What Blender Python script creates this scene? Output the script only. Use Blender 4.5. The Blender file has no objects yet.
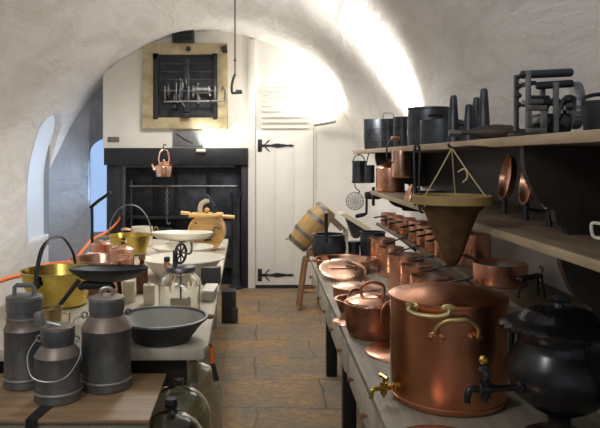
import bpy, bmesh, math, random
from mathutils import Vector, Matrix, Euler, noise
random.seed(7)
PI = math.pi
S = bpy.context.scene
COL = S.collection
EYE, F, VX, VY = 1.52, 650.0, 265.0, 158.0     # eye height; focal length, vanishing point of the 600x428 frame

def P(px, py, Y): return Vector(((px-VX)/F*Y, Y, EYE-(py-VY)/F*Y))        # photo pixel at a known distance
def G(px, py, h):                                                         # photo pixel on a level surface at height h
    Y = F*(EYE-h)/(py-VY); return Vector(((px-VX)/F*Y, Y, h))

# ------------------------------------------------------------------ materials
def newmat(name):
    m = bpy.data.materials.new(name); m.use_nodes = True
    nt = m.node_tree; b = nt.nodes['Principled BSDF']
    return m, nt, b
def coords(nt, scale=(1,1,1), src='Object'):
    t = nt.nodes.new('ShaderNodeTexCoord'); mp = nt.nodes.new('ShaderNodeMapping')
    mp.inputs['Scale'].default_value = scale
    nt.links.new(t.outputs[src], mp.inputs[0]); return mp.outputs[0]
def noise_n(nt, vec, scale, detail=4, rough=.55, dist=0):
    n = nt.nodes.new('ShaderNodeTexNoise'); n.inputs['Scale'].default_value = scale
    n.inputs['Detail'].default_value = detail; n.inputs['Roughness'].default_value = rough
    n.inputs['Distortion'].default_value = dist
    nt.links.new(vec, n.inputs['Vector']); return n.outputs['Fac']
def ramp(nt, fac, stops):
    r = nt.nodes.new('ShaderNodeValToRGB'); els = r.color_ramp.elements
    while len(els) < len(stops): els.new(.5)
    for e, (p, c) in zip(els, stops):
        e.position = p; e.color = (*c, 1) if len(c) == 3 else c
    nt.links.new(fac, r.inputs[0]); return r.outputs[0]
def mixc(nt, fac, a, b, mode='MIX'):
    m = nt.nodes.new('ShaderNodeMix'); m.data_type = 'RGBA'; m.blend_type = mode
    for s, v in ((m.inputs[0], fac), (m.inputs[6], a), (m.inputs[7], b)):
        if hasattr(v, 'is_linked'): nt.links.new(v, s)
        elif isinstance(v, (int, float)): s.default_value = v
        else: s.default_value = (*v, 1)
    return m.outputs[2]
def bump(nt, b, h, strength=.3, dist=.01):
    n = nt.nodes.new('ShaderNodeBump'); n.inputs['Strength'].default_value = strength
    n.inputs['Distance'].default_value = dist
    nt.links.new(h, n.inputs['Height']); nt.links.new(n.outputs[0], b.inputs['Normal'])
def mixed(name, c1, c2, rough=.5, metal=0, scale=12, vecscale=(1,1,1), bstr=.1, bdist=.002, r2=None, lo=.35, hi=.65, spec=.5, coat=0):
    m, nt, b = newmat(name)
    v = coords(nt, vecscale); n = noise_n(nt, v, scale, 6, .6)
    nt.links.new(ramp(nt, n, [(lo, c1), (hi, c2)]), b.inputs['Base Color'])
    b.inputs['Metallic'].default_value = metal; b.inputs['Specular IOR Level'].default_value = spec
    b.inputs['Coat Weight'].default_value = coat
    if r2 is None: b.inputs['Roughness'].default_value = rough
    else:
        n2 = noise_n(nt, v, scale*.6, 4)
        nt.links.new(ramp(nt, n2, [(.3, (rough,)*3), (.7, (r2,)*3)]), b.inputs['Roughness'])
    if bstr: bump(nt, b, n, bstr, bdist)
    return m
M = {}
def plaster(name, c1, c2, c3):
    m, nt, b = newmat(name)
    v = coords(nt)
    big = noise_n(nt, v, 1.3, 5, .6); fine = noise_n(nt, v, 9, 8, .65, .4)
    vs = coords(nt, (1.0, .35, 1.0)); streak = noise_n(nt, vs, 3.2, 6, .6, .8)
    c = mixc(nt, ramp(nt, streak, [(.42, (0,)*3), (.62, (1,)*3)]), c1, c2)
    c = mixc(nt, ramp(nt, big, [(.5, (0,)*3), (.75, (1,)*3)]), c, c3)
    nt.links.new(c, b.inputs['Base Color']); b.inputs['Roughness'].default_value = .85
    b.inputs['Specular IOR Level'].default_value = .2
    ad = nt.nodes.new('ShaderNodeMath'); ad.operation = 'MULTIPLY_ADD'; ad.inputs[1].default_value = .35
    nt.links.new(fine, ad.inputs[0]); nt.links.new(streak, ad.inputs[2])
    bump(nt, b, ad.outputs[0], .95, .03)
    return m
M['plaster'] = plaster('lime_plaster', (.82,.805,.78), (.70,.68,.645), (.78,.77,.755))
M['shadedplaster'] = plaster('shaded_plaster', (.36,.385,.42), (.30,.32,.355), (.33,.355,.39))  # plaster with the shade of the alcove end put into its colour
def flags():
    m, nt, b = newmat('flagstones')
    v = coords(nt)
    wob = noise_n(nt, v, 2.2, 3)
    vm = nt.nodes.new('ShaderNodeVectorMath'); vm.operation = 'MULTIPLY_ADD'
    cb = nt.nodes.new('ShaderNodeCombineXYZ'); nt.links.new(wob, cb.inputs[0]); nt.links.new(noise_n(nt, v, 2.9, 3), cb.inputs[1])
    nt.links.new(cb.outputs[0], vm.inputs[0]); vm.inputs[1].default_value = (.14,.10,0); nt.links.new(v, vm.inputs[2])
    br = nt.nodes.new('ShaderNodeTexBrick'); nt.links.new(vm.outputs[0], br.inputs['Vector'])
    br.inputs['Scale'].default_value = 1; br.inputs['Brick Width'].default_value = .70; br.inputs['Row Height'].default_value = .50
    br.inputs['Mortar Size'].default_value = .010; br.inputs['Mortar Smooth'].default_value = .5; br.inputs['Bias'].default_value = 0
    br.inputs['Color1'].default_value = (.27,.18,.095,1); br.inputs['Color2'].default_value = (.19,.15,.105,1)
    br.inputs['Mortar'].default_value = (.07,.052,.036,1); br.offset = .37; br.squash = 1.35; br.squash_frequency = 3
    n = noise_n(nt, v, 3.5, 8, .65); n2 = noise_n(nt, v, 22, 6, .6)
    c = mixc(nt, ramp(nt, n, [(.38, (0,)*3), (.62, (1,)*3)]), br.outputs['Color'], (.44,.25,.07), 'MIX')
    nt.nodes[-1].inputs
    n3 = noise_n(nt, coords(nt, (1.0,1.6,1)), 1.7, 5, .6)
    c = mixc(nt, ramp(nt, n3, [(.42, (0,)*3), (.60, (.75,)*3)]), c, (.17,.155,.14))
    c2 = mixc(nt, .85, br.outputs['Color'], c)
    c3 = mixc(nt, ramp(nt, n2, [(.3, (.7,)*3), (.65, (0,)*3)]), c2, (.10,.08,.06))
    nt.links.new(c3, b.inputs['Base Color']); b.inputs['Roughness'].default_value = .7
    ad = nt.nodes.new('ShaderNodeMath'); ad.operation = 'MULTIPLY_ADD'; ad.inputs[1].default_value = -1.2
    nt.links.new(br.outputs['Fac'], ad.inputs[0]); nt.links.new(n, ad.inputs[2])
    bump(nt, b, ad.outputs[0], .6, .012)
    return m
M['flags'] = flags()
M['copper'] = mixed('copper', (.70,.36,.235), (.87,.53,.39), .20, 1, 7, r2=.40, bstr=.12, bdist=.004)
M['coppervat'] = mixed('vat_copper', (.50,.205,.105), (.66,.31,.175), .22, 1, 4, (1,1,.6), r2=.40, bstr=.10, bdist=.004)
M['copperbright'] = mixed('bright_copper', (.86,.50,.35), (.93,.62,.48), .13, 1, 6, r2=.30, bstr=.10, bdist=.004)
M['copperdark'] = mixed('tarnished_copper', (.30,.13,.075), (.62,.30,.18), .28, 1, 9, r2=.5, bstr=.12, bdist=.004)
M['tin'] = mixed('tin_lining', (.42,.36,.32), (.55,.48,.43), .35, 1, 8, r2=.5)
M['brass'] = mixed('brass', (.50,.36,.07), (.74,.56,.15), .16, 1, 6, r2=.34)
M['dullbrass'] = mixed('dull_brass', (.48,.36,.16), (.62,.50,.26), .35, 1, 12, r2=.5)
M['iron'] = mixed('black_iron', (.014,.015,.017), (.032,.034,.038), .42, .35, 14, r2=.62, bstr=.15, bdist=.003)
M['ironsheen'] = mixed('blackened_steel', (.032,.037,.047), (.075,.084,.10), .34, .6, 10, r2=.5, bstr=.1)
M['urniron'] = mixed('polished_black_iron', (.035,.036,.040), (.06,.062,.068), .24, .85, 8, r2=.36)
M['slatesteel'] = mixed('slate_grey_steel', (.14,.15,.165), (.24,.25,.27), .35, .7, 12, r2=.5)
M['steel'] = mixed('grey_steel', (.16,.165,.17), (.28,.285,.29), .35, .9, 12, r2=.5)
M['zinc'] = mixed('dull_zinc', (.12,.128,.136), (.26,.27,.275), .34, .75, 11, (1,1,.6), r2=.6, bstr=.2, bdist=.003)
M['zincrust'] = mixed('rust_stained_zinc', (.17,.135,.11), (.29,.255,.23), .42, .6, 12, r2=.65, bstr=.15, bdist=.003)
M['rimzinc'] = mixed('worn_zinc_rim', (.30,.305,.31), (.44,.445,.44), .36, .8, 12)
M['enamelgrey'] = mixed('grey_enamel', (.24,.24,.215), (.32,.32,.285), .3, 0, 6, bstr=.05)
M['enamelwhite'] = mixed('cream_enamel', (.78,.74,.62), (.83,.80,.70), .28, 0, 4, bstr=.03)
M['whitepaint'] = mixed('white_paint', (.80,.785,.74), (.84,.825,.78), .5, 0, 3, bstr=.05)
M['creampaint'] = mixed('cream_paint', (.76,.73,.66), (.81,.785,.72), .5, 0, 3, bstr=.05)
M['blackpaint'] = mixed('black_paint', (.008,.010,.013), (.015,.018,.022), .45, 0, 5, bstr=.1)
M['stone'] = mixed('tan_stone', (.38,.31,.175), (.54,.455,.29), .8, 0, 9, bstr=.4, bdist=.006)
M['tabletop'] = mixed('worn_grey_wood_top', (.20,.175,.14), (.31,.275,.225), .5, 0, 5, (6,.8,1), bstr=.12)
M['tablepale'] = mixed('scrubbed_pale_top', (.46,.42,.34), (.57,.525,.435), .5, 0, 4, (5,.6,1), bstr=.1)
M['tablepaint'] = mixed('cream_grey_table_paint', (.44,.40,.32), (.54,.50,.41), .5, 0, 4, bstr=.08)
M['bench'] = mixed('brown_bench_wood', (.215,.135,.07), (.34,.23,.13), .5, 0, 5, (.7,7,3), bstr=.15)
M['benchgrey'] = mixed('grey_green_bench_paint', (.21,.20,.155), (.28,.26,.20), .6, 0, 5)
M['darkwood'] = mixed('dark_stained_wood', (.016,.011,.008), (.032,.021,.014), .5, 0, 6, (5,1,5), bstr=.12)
M['shelfwood'] = mixed('grey_brown_shelf_board', (.12,.088,.058), (.22,.17,.112), .55, 0, 7, (4,.6,4), bstr=.15)
M['shelfedge'] = mixed('worn_bare_shelf_edge', (.33,.25,.155), (.46,.36,.24), .6, 0, 7, (4,.6,4), bstr=.12)
M['pinewood'] = mixed('golden_wood', (.56,.31,.09), (.72,.44,.15), .4, 0, 5, (1,6,6), bstr=.08)
M['barrelwood'] = mixed('oak_barrel_wood', (.36,.215,.075), (.50,.32,.13), .5, 0, 6, (7,7,1), bstr=.12)
M['redwood'] = mixed('red_brown_wood', (.20,.095,.045), (.30,.15,.07), .5, 0, 6, (5,5,1), bstr=.1)
M['palewood'] = mixed('pale_wood', (.50,.43,.32), (.62,.55,.43), .6, 0, 6, (5,5,1), bstr=.1)
M['felt'] = mixed('brown_felt', (.085,.050,.022), (.135,.085,.04), .95, 0, 14, bstr=.5, bdist=.005, spec=.1)
M['hoopwood'] = mixed('bent_hoop_wood', (.26,.175,.06), (.38,.27,.10), .55, 0, 7, bstr=.1)
M['cord'] = mixed('hemp_cord', (.42,.33,.18), (.55,.45,.27), .9, 0, 60, bstr=.4)
M['orange'] = mixed('orange_rope', (.86,.15,.015), (.95,.22,.03), .5, 0, 60, bstr=.2)
M['brownglass'] = mixed('brown_bottle_glass', (.075,.02,.01), (.10,.03,.014), .12, 0, 4, bstr=0, coat=.5)
M['slate'] = mixed('charcoal_slate', (.022,.022,.024), (.042,.042,.045), .5, 0, 10)
M['candle'] = mixed('cream_wax', (.68,.60,.42), (.75,.67,.50), .5, 0, 5)
M['plaque'] = mixed('brown_plaque', (.16,.12,.08), (.22,.17,.12), .5, 0, 20)
M['leather'] = mixed('dark_leather', (.03,.02,.016), (.075,.045,.032), .55, 0, 9, bstr=.2)
M['blackstrap'] = mixed('black_strap', (.010,.010,.012), (.02,.02,.022), .6, 0, 20)
M['butter'] = mixed('butter', (.70,.42,.12), (.78,.52,.2), .5, 0, 5)
M['grille'] = mixed('green_grey_paint', (.13,.14,.15), (.19,.20,.21), .5, 0, 6)
def glass(name, col, rough=.02):
    m, nt, b = newmat(name)
    b.inputs['Base Color'].default_value = (*col, 1); b.inputs['Roughness'].default_value = rough
    b.inputs['Transmission Weight'].default_value = 1; b.inputs['IOR'].default_value = 1.45
    return m
M['glass'] = glass('clear_glass', (.97,.97,.93), .09); M['greenglass'] = glass('greenish_glass', (.84,.88,.84), .03)
def glow(name, col, st):
    m, nt, b = newmat(name)
    b.inputs['Base Color'].default_value = (.12,.12,.13,1)
    v = coords(nt); n = noise_n(nt, v, 1.5, 2)
    nt.links.new(ramp(nt, n, [(.3, tuple(c*.9 for c in col)), (.7, col)]), b.inputs['Emission Color'])
    b.inputs['Emission Strength'].default_value = st
    return m
M['daylight'] = glow('frosted_daylight_pane', (.78,.86,.97), .42)
M['dayblue'] = glow('frosted_blue_daylight_pane', (.38,.58,.95), .66)
M['lampglow'] = glow('lamp_glass', (1.0,.90,.7), 6)

# ------------------------------------------------------------------ mesh building
def bez(pts, n=6, closed=False):
    pts = [Vector(p) for p in pts]; out = []; L = len(pts)
    for i in range(L if closed else L-1):
        g = (lambda k: pts[k % L]) if closed else (lambda k: pts[max(0, min(L-1, k))])
        a, b, c, d = g(i-1), g(i), g(i+1), g(i+2)
        for k in range(n):
            t = k/n
            out.append(.5*((2*b)+(c-a)*t+(2*a-5*b+4*c-d)*t*t+(3*b-a-3*c+d)*t**3))
    if not closed: out.append(pts[-1])
    return out
def arc(c, r, a0, a1, n=14, u=(1,0,0), v=(0,0,1), ry=None):
    c, u, v = Vector(c), Vector(u), Vector(v); ry = r if ry is None else ry
    return [c+u*(r*math.cos(a0+(a1-a0)*i/n))+v*(ry*math.sin(a0+(a1-a0)*i/n)) for i in range(n+1)]
class MB:
    def __init__(s): s.bm = bmesh.new()
    def _face(s, vs):
        try: return s.bm.faces.new(vs)
        except ValueError: return None
    def box(s, c, size, rot=None, bev=0.0):
        t = bmesh.new(); bmesh.ops.create_cube(t, size=1)
        bmesh.ops.scale(t, vec=Vector(size), verts=t.verts)
        if bev: bmesh.ops.bevel(t, geom=t.edges[:], offset=bev, segments=2, affect='EDGES', profile=.5)
        if rot is not None: bmesh.ops.rotate(t, cent=(0,0,0), matrix=rot if isinstance(rot, Matrix) else Euler(rot).to_matrix(), verts=t.verts)
        bmesh.ops.translate(t, vec=Vector(c), verts=t.verts)
        return s.merge(t)
    def merge(s, t):
        mp = {v: s.bm.verts.new(v.co) for v in t.verts}
        for f in t.faces: s._face([mp[v] for v in f.verts])
        t.free(); return s
    def lathe(s, prof, c=(0,0,0), seg=40, mat=None, sx=1, sy=1, wob=None):
        mat = (Matrix.Translation(Vector(c)) @ (mat.to_4x4() if mat is not None else Matrix.Identity(4)))
        rings = []
        for (r, z) in prof:
            if r < 1e-6: rings.append([s.bm.verts.new(mat @ Vector((0,0,z)))])
            else:
                ring = []
                for i in range(seg):
                    a = 2*PI*i/seg; rr = r*(wob(a, z) if wob else 1)
                    ring.append(s.bm.verts.new(mat @ Vector((rr*math.cos(a)*sx, rr*math.sin(a)*sy, z))))
                rings.append(ring)
        for A, B in zip(rings, rings[1:]):
            for i in range(seg):
                j = (i+1) % seg
                if len(A) == 1 and len(B) == 1: continue
                if len(A) == 1: s._face([A[0], B[i], B[j]])
                elif len(B) == 1: s._face([A[i], A[j], B[0]])
                else: s._face([A[i], A[j], B[j], B[i]])
        return s
    def tube(s, pts, r=.005, seg=10, closed=False, flat=None):
        pts = [Vector(p) for p in pts]; n = len(pts)
        rad = (lambda i: r[i] if isinstance(r, (list, tuple)) else r)
        tan = []
        for i in range(n):
            a = pts[(i-1) % n] if (closed or i) else pts[0]; b = pts[(i+1) % n] if (closed or i < n-1) else pts[-1]
            tan.append((b-a).normalized())
        up = Vector((0,0,1)) if abs(tan[0].z) < .9 else Vector((0,1,0))
        if flat is not None and len(flat) == 4: up = Vector(flat[1:])
        nrm = (up - tan[0]*up.dot(tan[0])).normalized(); rings = []
        for i in range(n):
            if i:
                nrm = (nrm - tan[i]*nrm.dot(tan[i]))
                nrm.normalize()
            bi = tan[i].cross(nrm); R = rad(i)
            k = flat[0] if flat else 1
            rings.append([s.bm.verts.new(pts[i]+nrm*(math.cos(2*PI*j/seg)*R*k)+bi*(math.sin(2*PI*j/seg)*R)) for j in range(seg)])
        for i in range(n if closed else n-1):
            A, B = rings[i], rings[(i+1) % n]
            for j in range(seg): s._face([A[j], A[(j+1) % seg], B[(j+1) % seg], B[j]])
        if not closed: s._face(rings[0][::-1]); s._face(rings[-1])
        return s
    def prism(s, poly, vec, bev=0.0):
        t = bmesh.new(); vec = Vector(vec)
        a = [t.verts.new(Vector(p)) for p in poly]; b = [t.verts.new(Vector(p)+vec) for p in poly]
        t.faces.new(a[::-1]); t.faces.new(b)
        for i in range(len(a)): t.faces.new([a[i], a[(i+1) % len(a)], b[(i+1) % len(a)], b[i]])
        bmesh.ops.recalc_face_normals(t, faces=t.faces)
        if bev: bmesh.ops.bevel(t, geom=t.edges[:], offset=bev, segments=2, affect='EDGES', profile=.5)
        return s.merge(t)
    def ball(s, c, r, sc=(1,1,1), seg=20):
        prof = [(math.sin(PI*i/12)*r, -math.cos(PI*i/12)*r) for i in range(13)]
        prof[0] = (0, -r); prof[-1] = (0, r)
        return s.lathe(prof, c, seg, Matrix.Diagonal(Vector(sc)))
    def build(s, name, mat, parent=None, loc=None, rot=None, ang=38):
        bm = s.bm; bmesh.ops.recalc_face_normals(bm, faces=bm.faces)
        for f in bm.faces: f.smooth = True
        for e in bm.edges:
            if len(e.link_faces) == 2 and e.calc_face_angle(0) > math.radians(ang): e.smooth = False
        me = bpy.data.meshes.new(name); bm.to_mesh(me); bm.free()
        me.materials.append(M[mat] if isinstance(mat, str) else mat)
        o = bpy.data.objects.new(name, me); COL.objects.link(o)
        if parent is not None: o.parent = parent
        if loc is not None: o.location = loc
        if rot is not None: o.rotation_euler = rot
        return o
def tag(o, label, cat, group=None, kind=None):
    o['label'] = label; o['category'] = cat
    if group: o['group'] = group
    if kind: o['kind'] = kind
    return o
def T(name, label, cat, loc=(0,0,0), rz=0, group=None, rot=None):
    o = bpy.data.objects.new(name, None); COL.objects.link(o); o.empty_display_size = .05
    o.location = loc; o.rotation_euler = rot if rot else (0,0,rz)
    return tag(o, label, cat, group)
def ST(o): o['kind'] = 'structure'; return o
RX = lambda a: Matrix.Rotation(a, 3, 'X')
RY = lambda a: Matrix.Rotation(a, 3, 'Y')
RZ = lambda a: Matrix.Rotation(a, 3, 'Z')
def along(d):                                           # turns +Z onto direction d
    return Vector((0,0,1)).rotation_difference(Vector(d)).to_matrix()

# ------------------------------------------------------------------ the vaulted room
CX, R, SP = -.65, 1.80, 1.20          # vault axis, radius, springing height
Y0, Y1 = -2.6, 8.2
def inner(t):                          # t: length along the section, from the floor at one wall over to the floor at the other
    L = PI*R
    if t < SP: return Vector((CX-R, 0, t)), Vector((-1,0,0))
    if t > SP+L: return Vector((CX+R, 0, SP-(t-SP-L))), Vector((1,0,0))
    a = PI-(t-SP)/R
    return Vector((CX+R*math.cos(a), 0, SP+R*math.sin(a))), Vector((math.cos(a),0,math.sin(a)))
def shell(name, t0, t1, n, y0=Y0, y1=Y1, ny=70, th=.22):
    mb = MB(); bm = mb.bm; In = []; Out = []
    for i in range(n+1):
        p, d = inner(t0+(t1-t0)*i/n); ri = []; ro = []
        for j in range(ny+1):
            y = y0+(y1-y0)*j/ny
            q = p+Vector((0,y,0))
            k = noise.noise(q*1.1)*.022 + noise.noise(q*3.3+Vector((9,2,4)))*.008
            ri.append(bm.verts.new(q+d*k)); ro.append(bm.verts.new(q+d*th))
        In.append(ri); Out.append(ro)
    for i in range(n):
        for j in range(ny):
            bm.faces.new([In[i][j], In[i][j+1], In[i+1][j+1], In[i+1][j]])
            bm.faces.new([Out[i][j], Out[i+1][j], Out[i+1][j+1], Out[i][j+1]])
        for j in (0, ny):
            bm.faces.new([In[i][j], In[i+1][j], Out[i+1][j], Out[i][j]])
    for i in (0, n):
        for j in range(ny): bm.faces.new([In[i][j], Out[i][j], Out[i][j+1], In[i][j+1]])
    return ST(mb.build(name, 'plaster', ang=60))
TL = SP+R*math.asin(.98/R) if False else SP+R*.62       # wall_left reaches past the window head
wl = shell('wall_left', 0, TL, 34)
shell('ceiling', TL, SP+PI*R-R*.30, 50)
shell('wall_right', SP+PI*R-R*.30, SP*2+PI*R, 26)
def cut(o, cutter):
    md = o.modifiers.new('cut', 'BOOLEAN'); md.object = cutter; md.operation = 'DIFFERENCE'; md.solver = 'EXACT'
    dg = bpy.context.evaluated_depsgraph_get(); dg.update()
    me = bpy.data.meshes.new_from_object(o.evaluated_get(dg)); o.modifiers.clear(); o.data = me
    bpy.data.objects.remove(cutter)
def arch_poly(w, z0, z1, n=14):        # upright opening with a round head, centred on 0
    r = w/2; return [(-r, z0), (r, z0)] + [(r*math.cos(PI*i/n), z1-r*.75+r*.75*math.sin(PI*i/n)) for i in range(n+1)]
wy, ww = 7.05, .66
poly = arch_poly(ww, .66, 2.00)
cut(wl, MB().prism([(-3.0, wy+a, z) for a, z in poly], (1.2,0,0)).build('cutter', 'plaster'))
pw = MB(); rows = []
for i in range(25):
    p, d = inner(.55+1.75*i/24)
    rows.append([pw.bm.verts.new(p+d*.055+Vector((0,wy+a,0))) for a in (-.38,.38)]+[pw.bm.verts.new(p+d*.075+Vector((0,wy+a,0))) for a in (.38,-.38)])
for A_, B_ in zip(rows, rows[1:]):
    for k in range(4): pw.bm.faces.new([A_[k], A_[(k+1) % 4], B_[(k+1) % 4], B_[k]])
pw.bm.faces.new(rows[0]); pw.bm.faces.new(rows[-1])
ST(pw.build('window_1', 'daylight'))
ST(MB().box((CX, (Y0+Y1)/2, -.05), (2*R+.5, Y1-Y0+.4, .1)).build('floor', 'flags'))
# end wall with the blue alcove window
def under_vault(x0, x1, z0, extra=.06, n=24):
    pts = [(x0, z0), (x1, z0)]
    for i in range(n+1):
        x = x1+(x0-x1)*i/n; u = max(0, (R+extra)**2-(x-CX)**2)
        pts.append((x, max(z0+.01, SP+math.sqrt(u))))
    return pts
wb = ST(MB().prism([(x, 8.16, z) for x, z in under_vault(CX-R-.06, CX+R+.06, 0)], (0,.2,0)).build('wall_back', 'shadedplaster'))
def plan_arc(r, y=7.35, n=16, e=0): return [(-1.90+r*math.cos(PI-PI/2*k/n), y+r*math.sin(PI-PI/2*k/n)) for k in range(n+1)]
def curved(r0, r1, z0, z1):
    a = plan_arc(r0); b = plan_arc(r1)
    pts = a+[(-1.6, a[-1][1]), (-1.6, b[-1][1])]+b[::-1]
    return MB().prism([(x, y, z0) for x, y in pts], (0,0,z1-z0))
al = ST(curved(.545, .80, 0, 2.75).build('wall_alcove', 'shadedplaster'))
aw = .50; ax = -2.125+aw/2
cut(al, MB().prism([(ax+a, 7.4, z) for a, z in arch_poly(aw, .62, 1.77)], (0,.6,0)).build('cutter', 'plaster'))
ST(curved(.60, .62, .58, 1.82).build('window_2', 'dayblue'))
# chimney breast above the range, boarded partition beside it
YB = 7.6
ST(MB().prism([(x, YB, z) for x, z in under_vault(-1.894, -.20, 1.637)], (0,.3,0)).build('wall_chimney', 'creampaint'))
wp = ST(MB().prism([(x, YB+.02, z) for x, z in under_vault(-.20, CX+R+.04, 0)], (0,.10,0)).build('wall_boarded', 'whitepaint'))
ST(MB().box((-.155, YB+.005, 1.45), (.085,.05,2.9), bev=.004).build('trim_1', 'whitepaint'))
d = MB()                                           # plank door with louvres
dx0, dx1 = -.105, .565
for i in range(3):
    w = (dx1-dx0)/3; x = dx0+w*(i+.5)
    d.box((x, YB, .94), (w-.0015,.035,1.80), bev=.0015)
d.box(((dx0+dx1)/2, YB+.014, 2.09), (dx1-dx0,.014,.50), bev=.001)
door = ST(d.build('door_1', 'whitepaint'))
lv = MB()
for i in range(7): lv.box((.235, YB-.008, 1.885+i*.066), (.55,.012,.052), rot=(-.70,0,0))
lv.build('louvre', 'creampaint', door)
def strap_hinge(z):
    h = MB(); x0 = -.06
    h.box((x0, YB-.022, z), (.05,.012,.145), bev=.003)
    h.prism([(x0+.02, YB-.028, z+.016), (x0+.12, YB-.028, z+.010), (x0+.20, YB-.028, z+.026), (x0+.32, YB-.028, z+.010), (x0+.37, YB-.028, z+.014), (x0+.40, YB-.028, z), (x0+.37, YB-.028, z-.014), (x0+.32, YB-.028, z-.010), (x0+.20, YB-.028, z-.026), (x0+.12, YB-.028, z-.010), (x0+.02, YB-.028, z-.016)], (0,.010,0))
    for s in (1,-1):
        h.tube(bez([(x0+.055, YB-.024, z), (x0+.075, YB-.024, z+s*.03), (x0+.11, YB-.024, z+s*.065)]), .007, 8)
    h.build('strap_hinge', 'iron', door)
strap_hinge(1.665); strap_hinge(.155)
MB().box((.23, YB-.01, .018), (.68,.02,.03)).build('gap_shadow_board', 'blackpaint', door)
MB().box((.58, YB+.01, 1.2), (.022,.03,2.4), bev=.003).build('cover_strip', 'whitepaint', door)

# ------------------------------------------------------------------ kitchen range in the hearth
rg = T('kitchen_range', 'black iron kitchen range filling the hearth under the white chimney breast', 'range', (-1.04, YB, 0))
X = lambda px, Y=YB: (px-VX)/F*Y+1.04
Zp = lambda py, Y=YB: EYE-(py-VY)/F*Y
MB().box(((X(105)+X(248))/2, .02, (1.637+1.435)/2), (X(248)-X(105), .16, .20), bev=.006).build('lintel', 'blackpaint', rg)
MB().box(((X(105)+X(123))/2+.01, .05, .72), (X(123)-X(105)-.02, .12, 1.43), bev=.006).build('side_panel', 'blackpaint', rg)
MB().box(((X(241)+X(248))/2, .05, .72), (X(248)-X(241), .12, 1.43), bev=.006).build('side_panel', 'blackpaint', rg)
MB().box(((X(123)+X(126))/2, -.02, .71), (.045, .06, 1.42), bev=.01).build('edge_moulding', 'ironsheen', rg)
MB().box(((X(105)+X(248))/2, -.01, 1.425), (X(240)-X(123), .06, .035), bev=.01).build('edge_moulding', 'ironsheen', rg)
MB().box((0, .275, .72), (X(246)-X(107), .02, 1.44)).build('back_plate', 'iron', rg)
for a, b_ in ((126,150),(152,172),(175,205),(208,240)):
    pn = MB(); pn.box(((X(a)+X(b_))/2, .25, 1.0), (X(b_)-X(a)-.01, .03, .68), bev=.008)
    pn.build('back_panel', 'ironsheen' if a in (175,208) else 'iron', rg)
MB().tube([(X(131), -.06, Zp(186)), (X(237), -.06, Zp(186))], .014, 10).build('rail', 'steel', rg)
for px in (131, 237):
    MB().tube([(X(px), -.06, Zp(186)), (X(px), .10, Zp(186))], .011, 8).build('rail_bracket', 'ironsheen', rg)
MB().tube([(X(132), -.03, .05), (X(132), -.03, Zp(180))], .012, 8).build('upright_bar', 'ironsheen', rg)
MB().box((X(224), .17, .52), (.34,.16,.60), bev=.01).build('oven', 'ironsheen', rg)
MB().box((X(150), .17, .45), (.50,.16,.50), bev=.01).build('oven', 'iron', rg)
MB().lathe([(0,0),(.085,0),(.085,.02),(.06,.035),(.05,.10),(.05,1.05),(.065,1.08),(.065,1.12),(0,1.12)], (X(236), -.02, 0), 20).build('column', 'ironsheen', rg)
hob = MB(); hob.box((X(180), .12, .82), (X(236)-X(128), .24, .04), bev=.008); hob.build('hob', 'iron', rg)
for z in (.34,.40,.46,.52): MB().tube([(X(160), .06, z), (X(205), .06, z)], .009, 8).build('grate_bar', 'iron', rg)
h = MB(); h.lathe([(0,0),(.018,.004),(.018,.016),(0,.02)], (X(237), -.02, Zp(194)), 14, RX(PI/2)); h.build('knob', 'steel', rg)
# uplight lamp on the lintel
ul = T('uplight_lamp', 'small pale uplight lamp fixed to the black lintel under the roasting jack', 'lamp', P(201,151,7.505))
MB().box((0,.0,0), (.11,.07,.028), bev=.006).build('housing', 'candle', ul)
MB().box((0,0,.016), (.09,.05,.006)).build('lamp_glass', 'lampglow', ul)
# copper kettle hanging from the lintel
kt = T('copper_kettle', 'bright copper kettle hanging from the lintel of the black range', 'kettle', P(164,177,7.40), 3.7)
k = MB(); k.lathe([(0,0),(.085,0),(.093,.006),(.108,.07),(.114,.115),(.112,.128),(.090,.142),(.070,.150),(0,.152)], seg=36)
k.build('body', 'copperbright', kt)
k = MB(); k.lathe([(.072,.149),(.062,.165),(.035,.178),(.012,.183),(0,.183)]); k.ball((0,0,.193), .013); k.build('lid', 'copperbright', kt)
MB().tube(bez([(.085,0,.075),(.118,-.01,.09),(.130,-.012,.125),(.142,-.014,.15)]), [.03,.027,.025,.023,.021,.02,.019,.018,.017,.016,.015,.014,.013,.013,.012,.012,.012,.012,.012][:19], 10).build('spout', 'copperbright', kt)
MB().tube(bez([(-.055,0,.145),(-.062,0,.22),(-.035,0,.30),(.035,0,.30),(.062,0,.22),(.055,0,.145)], 6), .010, 8).build('bail_handle', 'copper', kt)
MB().tube(bez([(0,.0,.312),(.0,-.02,.34),(0,.0,.37),(0,.06,.36)]), .006, 8).build('hook', 'iron', kt)
# chain in the hearth
pc = T('pot_chain', 'dark chain with a hook hanging from the range rail', 'chain', P(167,188,7.5))
for i in range(9):
    c = Vector((0,0,-.02-.035*i)); u = (1,0,0) if i % 2 else (0,1,0)
    MB().tube(arc(c, .012, 0, 2*PI, 12, u, (0,0,1), .024)[:-1], .005, 6, True).build('link', 'steel', pc)
MB().tube(bez([(0,0,-.33),(.0,0,-.39),(.02,0,-.42),(.04,0,-.39)]), .007, 8).build('hook', 'steel', pc)

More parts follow.
